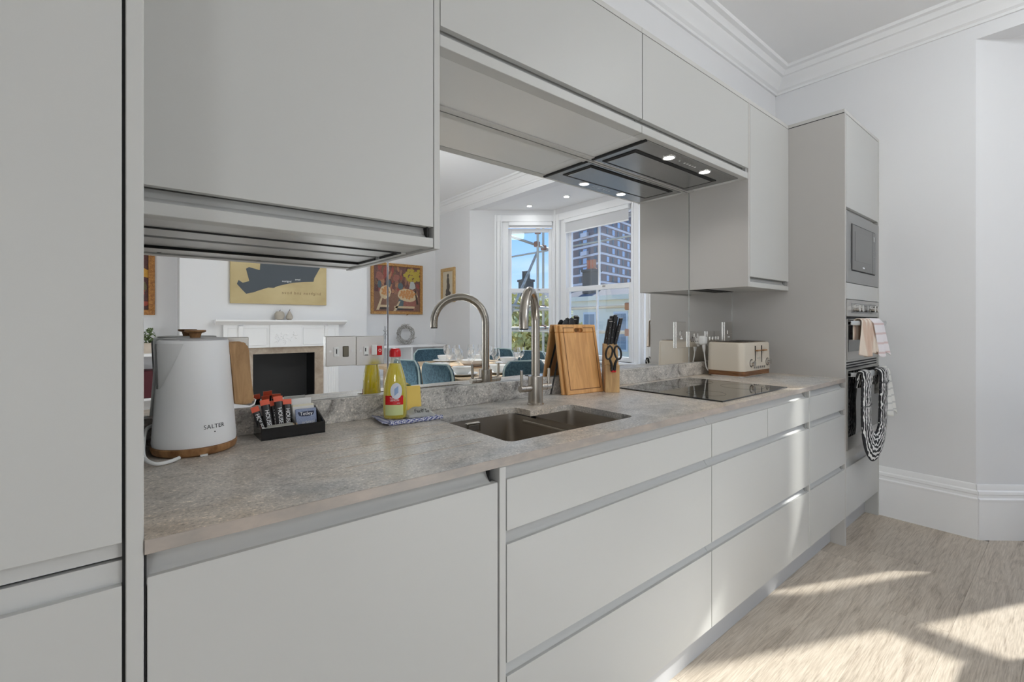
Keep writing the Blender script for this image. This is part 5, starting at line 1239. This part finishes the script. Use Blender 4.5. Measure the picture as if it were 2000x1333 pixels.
band([(3.02, -.630, .84), (3.02, -.636, .88), (3.02, -.640, .905), (3.02, -.648, .921), (3.02, -.662, .905), (3.015, -.662, .80), (3.015, -.662, .68), (3.035, -.664, .58), (3.10, -.668, .515), (3.19, -.672, .515), (3.255, -.676, .58), (3.265, -.680, .68), (3.255, -.684, .80), (3.245, -.688, .905), (3.245, -.672, .924), (3.245, -.652, .91), (3.245, -.645, .88), (3.245, -.640, .84)], .080, .0125, 'padded_band', GLV, (-1, 0, 0))
b_ = B(); tube(b_, smooth_path([(2.95, -.667, .745), (3.015, -.672, .740), (3.08, -.670, .745)]), .0045, 8); obj('pocket_hem', b_, BLACKP, t)
b_ = B(); tube(b_, smooth_path([(3.185, -.692, .855), (3.25, -.697, .850), (3.315, -.694, .857)]), .0045, 8); obj('pocket_hem', b_, BLACKP, t)
# ================================================================ DINING TABLE
TEAL = mat('teal_velvet', lin(58, 86, 100), .85); base(TEAL, ramp(TEAL, noise(TEAL, 25, 4), [(.35, lin(48, 74, 88)), (.65, lin(74, 104, 118))]))
LIT_EDGE = mat('pale_lit_edge', lin(168, 186, 186), .7)  # pale rim colour that paints in the lit edge of the backrest
t = thing('dining_table', 'oak dining table laid for guests in front of the bay window', 'table', (2.6, -2.5, 0))
TA0, TA1, TD0, TD1 = 1.93, 3.27, -3.34, -1.60
b_ = B(); prism(b_, rrect(TA0, TA1, TD0, TD1, .05), 'z', .715, .75); bmesh.ops.bevel(b_, geom=[e_ for e_ in b_.edges if abs(e_.verts[0].co.z-e_.verts[1].co.z) < .001], offset=.004, segments=2, affect='EDGES'); obj('tabletop', b_, TABLEW, t)
b_ = B(); box(b_, TA0+.10, TA1-.10, TD0+.10, TD0+.125, .63, .715); box(b_, TA0+.10, TA1-.10, TD1-.125, TD1-.10, .63, .715); box(b_, TA0+.10, TA0+.125, TD0+.10, TD1-.10, .63, .715); box(b_, TA1-.125, TA1-.10, TD0+.10, TD1-.10, .63, .715); obj('apron', b_, TABLEW, t)
for x in (TA0+.09, TA1-.16):
    for y in (TD0+.09, TD1-.16):
        b_ = B(); prism(b_, [(x, y), (x+.07, y), (x+.07, y+.07), (x, y+.07)], 'z', .0, .715); obj('leg', b_, TABLEW, t)
def make_chair(label):
    t = thing('dining_chair', label, 'chair', (0, 0, 0), 'teal upholstered dining chairs round the table')
    b_ = B(); box(b_, -.215, .215, -.20, .21, .41, .48, .025, 3); obj('seat', b_, TEAL, t)
    b_ = B()   # gently curved back rest: top corners rounded, wings forward
    nu, nv = 14, 12
    def bf(u, v_, off):
        a_ = (u-.5)*2; w2 = .19+.03*v_; 
        top = .44+.43*v_
        if v_ > .8:
            w2 *= math.sqrt(max(0.0, 1-((v_-.8)/.2)**2*.45))
        return Vector((a_*w2, -.205-.05*v_+.055*a_*a_-off, top))
    G = [[b_.verts.new(bf(i/nu, j/nv, .022)) for j in range(nv+1)] for i in range(nu+1)]
    H = [[b_.verts.new(bf(i/nu, j/nv, -.022)) for j in range(nv+1)] for i in range(nu+1)]
    for A_, fl in ((G, 0), (H, 1)):
        for i in range(nu):
            for j in range(nv):
                q = (A_[i][j], A_[i+1][j], A_[i+1][j+1], A_[i][j+1]); b_.faces.new(q if fl else q[::-1])
    for i in range(nu):
        for j in (0, nv): b_.faces.new((G[i][j], G[i+1][j], H[i+1][j], H[i][j]))
    for j in range(nv):
        for i in (0, nu): b_.faces.new((G[i][j], H[i][j], H[i][j+1], G[i][j+1]))
    obj('backrest', b_, TEAL, t, ang=50)
    P = [bf(0, q/10, 0)+Vector((-.003, 0, 0)) for q in range(11)] + [bf(q/10, 1, 0)+Vector((0, 0, .003)) for q in range(1, 10)] + [bf(1, 1-q/10, 0)+Vector((.003, 0, 0)) for q in range(11)]
    b_ = B(); tube(b_, P, .0085, 6); obj('lit_edge', b_, LIT_EDGE, t)
    for x in (-.18, .18):
        for y, yy in ((.17, .20), (-.17, -.22)):
            b_ = B(); cyl(b_, (x, y, .42), (x*1.1, yy, 0), .016, .010, 10); obj('leg', b_, BLACKP, t)
    return t
def pose(x, y, a): return Matrix.Translation((x, y, 0)) @ Matrix.Rotation(a, 4, 'Z')
chairs = [  # back at x,y ; a = turn so that the sitter faces the table
 (1.985, -1.735, -PI/2, 'teal dining chair on the kitchen side of the table, nearer the sink'),
 (1.985, -2.255, -PI/2, 'teal dining chair on the kitchen side of the table, nearer the fireplace'),
 (2.51, -1.735, PI, 'teal dining chair at the near end of the table, its back to the worktop'),
 (2.72, -3.31, 0, 'teal dining chair at the far end of the table by the fireplace alcove'),
 (3.215, -3.0, PI/2, 'teal dining chair on the window side of the table, nearest the alcove'),
 (3.215, -2.46, PI/2, 'teal dining chair in the middle of the window side of the table'),
 (3.215, -1.93, PI/2, 'teal dining chair on the window side of the table, nearest the ovens')]
c0 = make_chair(chairs[0][3])
for i, (x, y, a, lb) in enumerate(chairs):
    if i == 0: continue
    dup(c0, pose(x, y, a), lb)
c0.matrix_world = pose(*chairs[0][:3])

# place settings
WG = glass('wine_glass', (.985, .99, .99), .10)
def setl(names): return names
p0 = thing('dinner_plate', 'x', 'plate', (0, 0, 0), 'white dinner plates on the dining table')
b_ = B(); lathe(b_, [(0, 0), (.085, 0), (.125, .012), (.136, .018), (.134, .021), (.085, .006), (0, .005)], 36); obj('plate', b_, CERAM, p0)
q0 = thing('bowl', 'x', 'bowl', (0, 0, 0), 'white bowls on the dinner plates')
b_ = B(); lathe(b_, [(0, 0), (.045, 0), (.048, .006), (.078, .040), (.084, .066), (.081, .066), (.074, .042), (.044, .010), (0, .008)], 32); obj('bowl', b_, CERAM, q0)
g0 = thing('wine_glass', 'x', 'glass', (0, 0, 0), 'wine glasses on the dining table')
b_ = B(); lathe(b_, [(.034, 0), (.034, .002), (.006, .006), (.004, .012), (.004, .085), (.012, .094), (.030, .112), (.038, .138), (.036, .165), (.030, .196)], 20, cap=False); obj('glass', b_, WG, g0)
places = [(2.13, -1.76, 'at the near place on the kitchen side'), (2.13, -2.27, 'at the far place on the kitchen side'), (2.44, -1.80, 'at the end place by the worktop'), (2.70, -3.14, 'at the end place by the alcove'),
          (3.06, -3.0, 'at the window side place nearest the alcove'), (3.06, -2.46, 'at the middle place on the window side'), (3.06, -1.95, 'at the window side place nearest the ovens')]
places[0] = (2.10, -1.86, places[0][2])
def at(x, y, z): return Matrix.Translation((x, y, z))
first = True
for i, (x, y, w_) in enumerate(places):
    cx, cy = 2.6-x, -2.47-y; n_ = math.hypot(cx, cy); cx, cy = cx/n_, cy/n_
    a_ = p0 if first else dup(p0); a_.matrix_world = at(x, y, .7505); a_['label'] = 'white dinner plate ' + w_
    a_ = q0 if first else dup(q0); a_.matrix_world = at(x, y, .757); a_['label'] = 'white bowl on the plate ' + w_
    for k_, (d, s_, nm) in enumerate(((.20, .06, 'left wine glass, seen from its chair, '), (.22, -.05, 'right wine glass, seen from its chair, '))):
        a_ = g0 if (first and k_ == 0) else dup(g0); a_.matrix_world = at(x+cx*d-cy*s_, y+cy*d+cx*s_, .7505); a_['label'] = nm + w_
    first = False
b_ = B(); box(b_, 2.42, 2.82, -2.62, -2.30, .7505, .756, .002); tag(obj('place_mat', b_, mat('rattan_mat', lin(150, 116, 84), .8)), 'brown woven mat lying in the middle of the dining table', 'mat')
b_ = B(); lathe(b_, [(0, 0), (.08, 0), (.12, .03), (.13, .06), (.126, .06), (.115, .034), (.075, .006), (0, .005)], 32, (2.62, -2.46, .757)); tag(obj('serving_bowl', b_, CERAM), 'wide white serving bowl on the brown mat', 'bowl')

# ================================================================ OUTSIDE
GZ = -5.2
b_ = B(); box(b_, 4.9, 190, -240, 60, GZ-.3, GZ); struct('ground', b_, mat('asphalt', lin(165, 163, 158), .9))
# scaffolding round the bay
GALV = mat('scaffold_tube', lin(176, 168, 150), .45, .35); base(GALV, ramp(GALV, noise(GALV, 14, 4), [(.35, lin(150, 142, 124)), (.65, lin(196, 188, 168))]))
RUST = mat('rusty_coupler', lin(136, 92, 68), .7)
t = thing('scaffolding', 'galvanised tube scaffolding standing outside the bay window', 'scaffolding', (5.6, -3.5, GZ))
def pole(a, c_, r_=.0242):
    b_ = B(); cyl(b_, a, c_, r_, n=12); obj('pole', b_, GALV, t)
def coup(x, y, z):
    b_ = B(); box(b_, x-.045, x+.045, y-.045, y+.045, z-.05, z+.05, .012); cyl(b_, (x+.05, y, z-.03), (x+.05, y, z+.04), .012, n=8); obj('coupler', b_, RUST, t)
for a, c_ in (((5.65, -4.83, GZ), (5.65, -4.83, 4.6)), ((6.14, -5.21, GZ), (6.14, -5.21, 4.6)), 
    ((5.10, -4.9, 1.41), (5.10, -2.40, 1.41)), ((5.10, -4.9, 1.06), (5.10, -2.40, 1.06)), ((8.2, -9.0, 3.05), (8.2, -.2, 3.05)), ((8.25, -3.2, GZ), (8.25, -3.2, 4.6)),
    ((5.04, -5.86, 2.85), (5.95, -4.35, 2.85)), ((4.2, -4.4, 2.65), (6.9, -5.5, 2.65)), ((4.0, -4.3, 1.48), (6.9, -5.4, 1.48)), ((4.0, -4.36, 1.10), (6.9, -5.46, 1.10)),
    ((5.85, -5.04, 2.55), (4.30, -4.42, .62))):
    pole(a, c_)
for c_ in ((5.66, -4.84, 2.85), (5.66, -4.86, 2.62), (6.14, -5.20, 2.65), (5.66, -4.86, 1.46), (6.13, -5.19, 1.48), (6.13, -5.19, 1.10), (5.12, -2.44, 1.41), (5.12, -2.44, 1.06), (8.23, -3.2, 3.05)): coup(*c_)
# terrace across the street
STUC = mat('stucco_cream', lin(240, 226, 200), .85); base(STUC, ramp(STUC, noise(STUC, .8, 4), [(.3, lin(232, 214, 182)), (.7, lin(252, 240, 212))]))
STUG = mat('stucco_grey', lin(248, 236, 208), .85)
SLT = mat('roof_slate', lin(96, 96, 100), .8); WIN = mat('far_window_glass', lin(120, 138, 150), .15, 0, .6); WFR = mat('far_window_frame', lin(226, 226, 224), .6)
POT = mat('terracotta', lin(206, 138, 100), .8); CHIM = mat('chimney_brick', lin(104, 96, 84), .9)
def house(label, x, y0, y1, ztop, m, rows, ncol, w, h, dep=9, roof=True):
    t = thing('terrace_house', label, 'building', (x, (y0+y1)/2, GZ))
    b_ = B(); box(b_, x, x+dep, y0, y1, GZ, ztop); obj('wall', b_, m, t, smooth=False)
    b_ = B(); box(b_, x-.35, x+.1, y0, y1, ztop-.25, ztop); box(b_, x-.2, x+.1, y0, y1, ztop-.55, ztop-.25); obj('cornice', b_, m, t, smooth=False)
    if roof:
        b_ = B(); prism(b_, [(x+.1, ztop), (x+dep/2, ztop+1.1), (x+dep, ztop)], 'y', y0, y1); obj('roof', b_, SLT, t, smooth=False)
    for z in rows:
        for c_ in range(ncol):
            yy = y0+(c_+.5)*(y1-y0)/ncol
            b_ = B(); box(b_, x-.06, x+.02, yy-w/2-.08, yy+w/2+.08, z-.1, z+h+.12); f_ = obj('window', b_, WFR, t, smooth=False)
            b_ = B(); box(b_, x-.075, x-.06, yy-w/2, yy-.02, z, z+h/2-.03); box(b_, x-.075, x-.06, yy+.02, yy+w/2, z, z+h/2-.03); box(b_, x-.075, x-.06, yy-w/2, yy-.02, z+h/2+.03, z+h); box(b_, x-.075, x-.06, yy+.02, yy+w/2, z+h/2+.03, z+h); obj('pane', b_, WIN, f_, smooth=False)
    return t
house('cream stucco terraced house across the street with a heavy cornice', 20, -13.0, -4.0, 2.75, STUC, (-.2, -3.6), 5, .8, 1.9)
house('pale grey stucco terraced house joined to the cream house', 20.05, -19.5, -13.02, 2.7, STUG, (-.2, -3.6), 3, .75, 1.9)
house('cream terraced house at the far end of the street row', 20, -31.5, -19.52, 2.75, STUC, (-.2, -3.6), 5, .8, 1.9)
CH_LIST = [(21.6, -17.5, 3.0, .8, .75, 1.45, 'brown chimney stack with terracotta pots on the grey house roof'), (21.0, -22.9, 3.0, .7, .8, 1.2, 'dark chimney stack on the end house roof seen through the narrow window')]
for k_, (cx, cy, cz, wx, wy, hh, lb) in enumerate(CH_LIST):
    t = thing('chimney_stack', lb, 'chimney', (cx, cy, cz))
    b_ = B(); box(b_, cx-wx/2, cx+wx/2, cy-wy/2, cy+wy/2, cz, cz+hh); box(b_, cx-wx/2-.06, cx+wx/2+.06, cy-wy/2-.06, cy+wy/2+.06, cz+hh-.15, cz+hh); obj('stack', b_, CHIM, t, smooth=False)
    for q in range(3):
        b_ = B(); yy = cy-wy/2+wy*(q+.5)/3; lathe(b_, [(.13, 0), (.15, .05), (.10, .1), (.10, .55), (.13, .6), (.09, .6)], 12, (cx, yy, cz+hh)); obj('chimney_pot', b_, POT if k_ == 0 else CHIM, t)
# tower block
BRICK = mat('tower_brick', lin(132, 112, 106), .9); base(BRICK, ramp(BRICK, noise(BRICK, 1.2, 5), [(.3, lin(116, 97, 92)), (.7, lin(148, 128, 120))]))
BAND = mat('tower_band', lin(226, 218, 214), .8)
t = thing('tower_block', 'tall brown brick tower block with white floor bands far behind the street', 'building', (102.2, -84.3, GZ))
TCR = Vector((102.2, -84.3, 0)); dR = (Vector((110.9, -86.1, 0))-TCR).normalized(); dL = (Vector((103.3, -90.8, 0))-TCR).normalized()
LR, LL, TZ = 26.0, 20.0, 42.0
def quadbox(b_, a0, a1, c0_, c1_, z0, z1):
    P = [TCR+dR*a0+dL*c0_, TCR+dR*a1+dL*c0_, TCR+dR*a1+dL*c1_, TCR+dR*a0+dL*c1_]
    loft(b_, [[Vector((p.x, p.y, z0)) for p in P], [Vector((p.x, p.y, z1)) for p in P]])
b_ = B(); quadbox(b_, 0, LR, 0, LL, GZ, TZ); obj('wall', b_, BRICK, t, smooth=False)
WB = mat('tower_window', lin(176, 196, 220), .3); WD = mat('tower_window_dark', lin(92, 108, 116), .3)
for f_ in range(2, 13):
    z = 15.6+2.72*(f_-6)
    b_ = B(); quadbox(b_, -.12, LR+.1, -.12, LL+.1, z-.30, z+.30); obj('floor_band', b_, BAND, t, smooth=False)
    for k_, a in enumerate((3.1, 6.6, 10.0, 13.2, 16.6, 20.0)):
        b_ = B(); quadbox(b_, a, a+(1.5 if (k_+f_) % 2 else .9), -.10, .02, z+.55, z+2.1); obj('window', b_, WB if (k_+f_) % 2 else WD, t, smooth=False)
    for k_, a in enumerate((2.0, 6.4, 9.0, 14.0)):
        b_ = B(); quadbox(b_, -.10, .02, a, a+(1.7 if k_ % 2 else 1.1), z+.55, z+2.1); obj('window', b_, WB if k_ % 2 else WD, t, smooth=False)
    if f_ % 2 == 0:
        b_ = B(); quadbox(b_, -1.2, .02, 5.6, 8.6, z+.1, z+1.3); obj('balcony', b_, BAND, t, smooth=False)
# bushes and trees below the far window
FOL = mat('foliage_olive', lin(132, 130, 72), .8); base(FOL, ramp(FOL, noise(FOL, 3.0, 4), [(.3, lin(176, 170, 92)), (.7, lin(244, 232, 164))]))
BARK = mat('bark', lin(96, 80, 64), .9)
def tree(label, x, y, z, rx, ry, rz, n, s=.16):
    t = thing('leafy_tree', label, 'tree', (x, y, GZ))
    b_ = B(); tube(b_, [(x, y, GZ), (x+.1, y, GZ+1.2), (x, y+.1, z)], [.16, .13, .06], 8); obj('trunk', b_, BARK, t)
    b_ = B()
    for q in range(n):
        a_ = random.uniform(0, 6.283); u = random.uniform(-1, 1); k_ = random.uniform(.75, 1.05)*(1+.18*math.sin(a_*3+u*5))
        c_ = Vector((x+rx*k_*math.cos(a_)*math.sqrt(1-u*u), y+ry*k_*math.sin(a_)*math.sqrt(1-u*u), z+rz*k_*u))
        d_ = Vector((random.uniform(-1, 1), random.uniform(-1, 1), random.uniform(-1, 1))).normalized(); e_ = d_.cross(Vector((random.random(), random.random(), random.random()))).normalized()
        b_.faces.new([b_.verts.new(c_-d_*s), b_.verts.new(c_+e_*s*.55), b_.verts.new(c_+d_*s), b_.verts.new(c_-e_*s*.55)])
    o = obj('foliage', b_, FOL, t, smooth=False); o['kind'] = 'stuff'
tree('olive leafy tree filling the lower pane of the narrow window', 10.4, -10.9, .75, 2.0, 2.0, 1.25, 5200, .13)
tree('paler leafy tree behind the first tree outside the narrow window', 14.6, -14.6, .9, 1.7, 2.0, 1.2, 2600, .16)
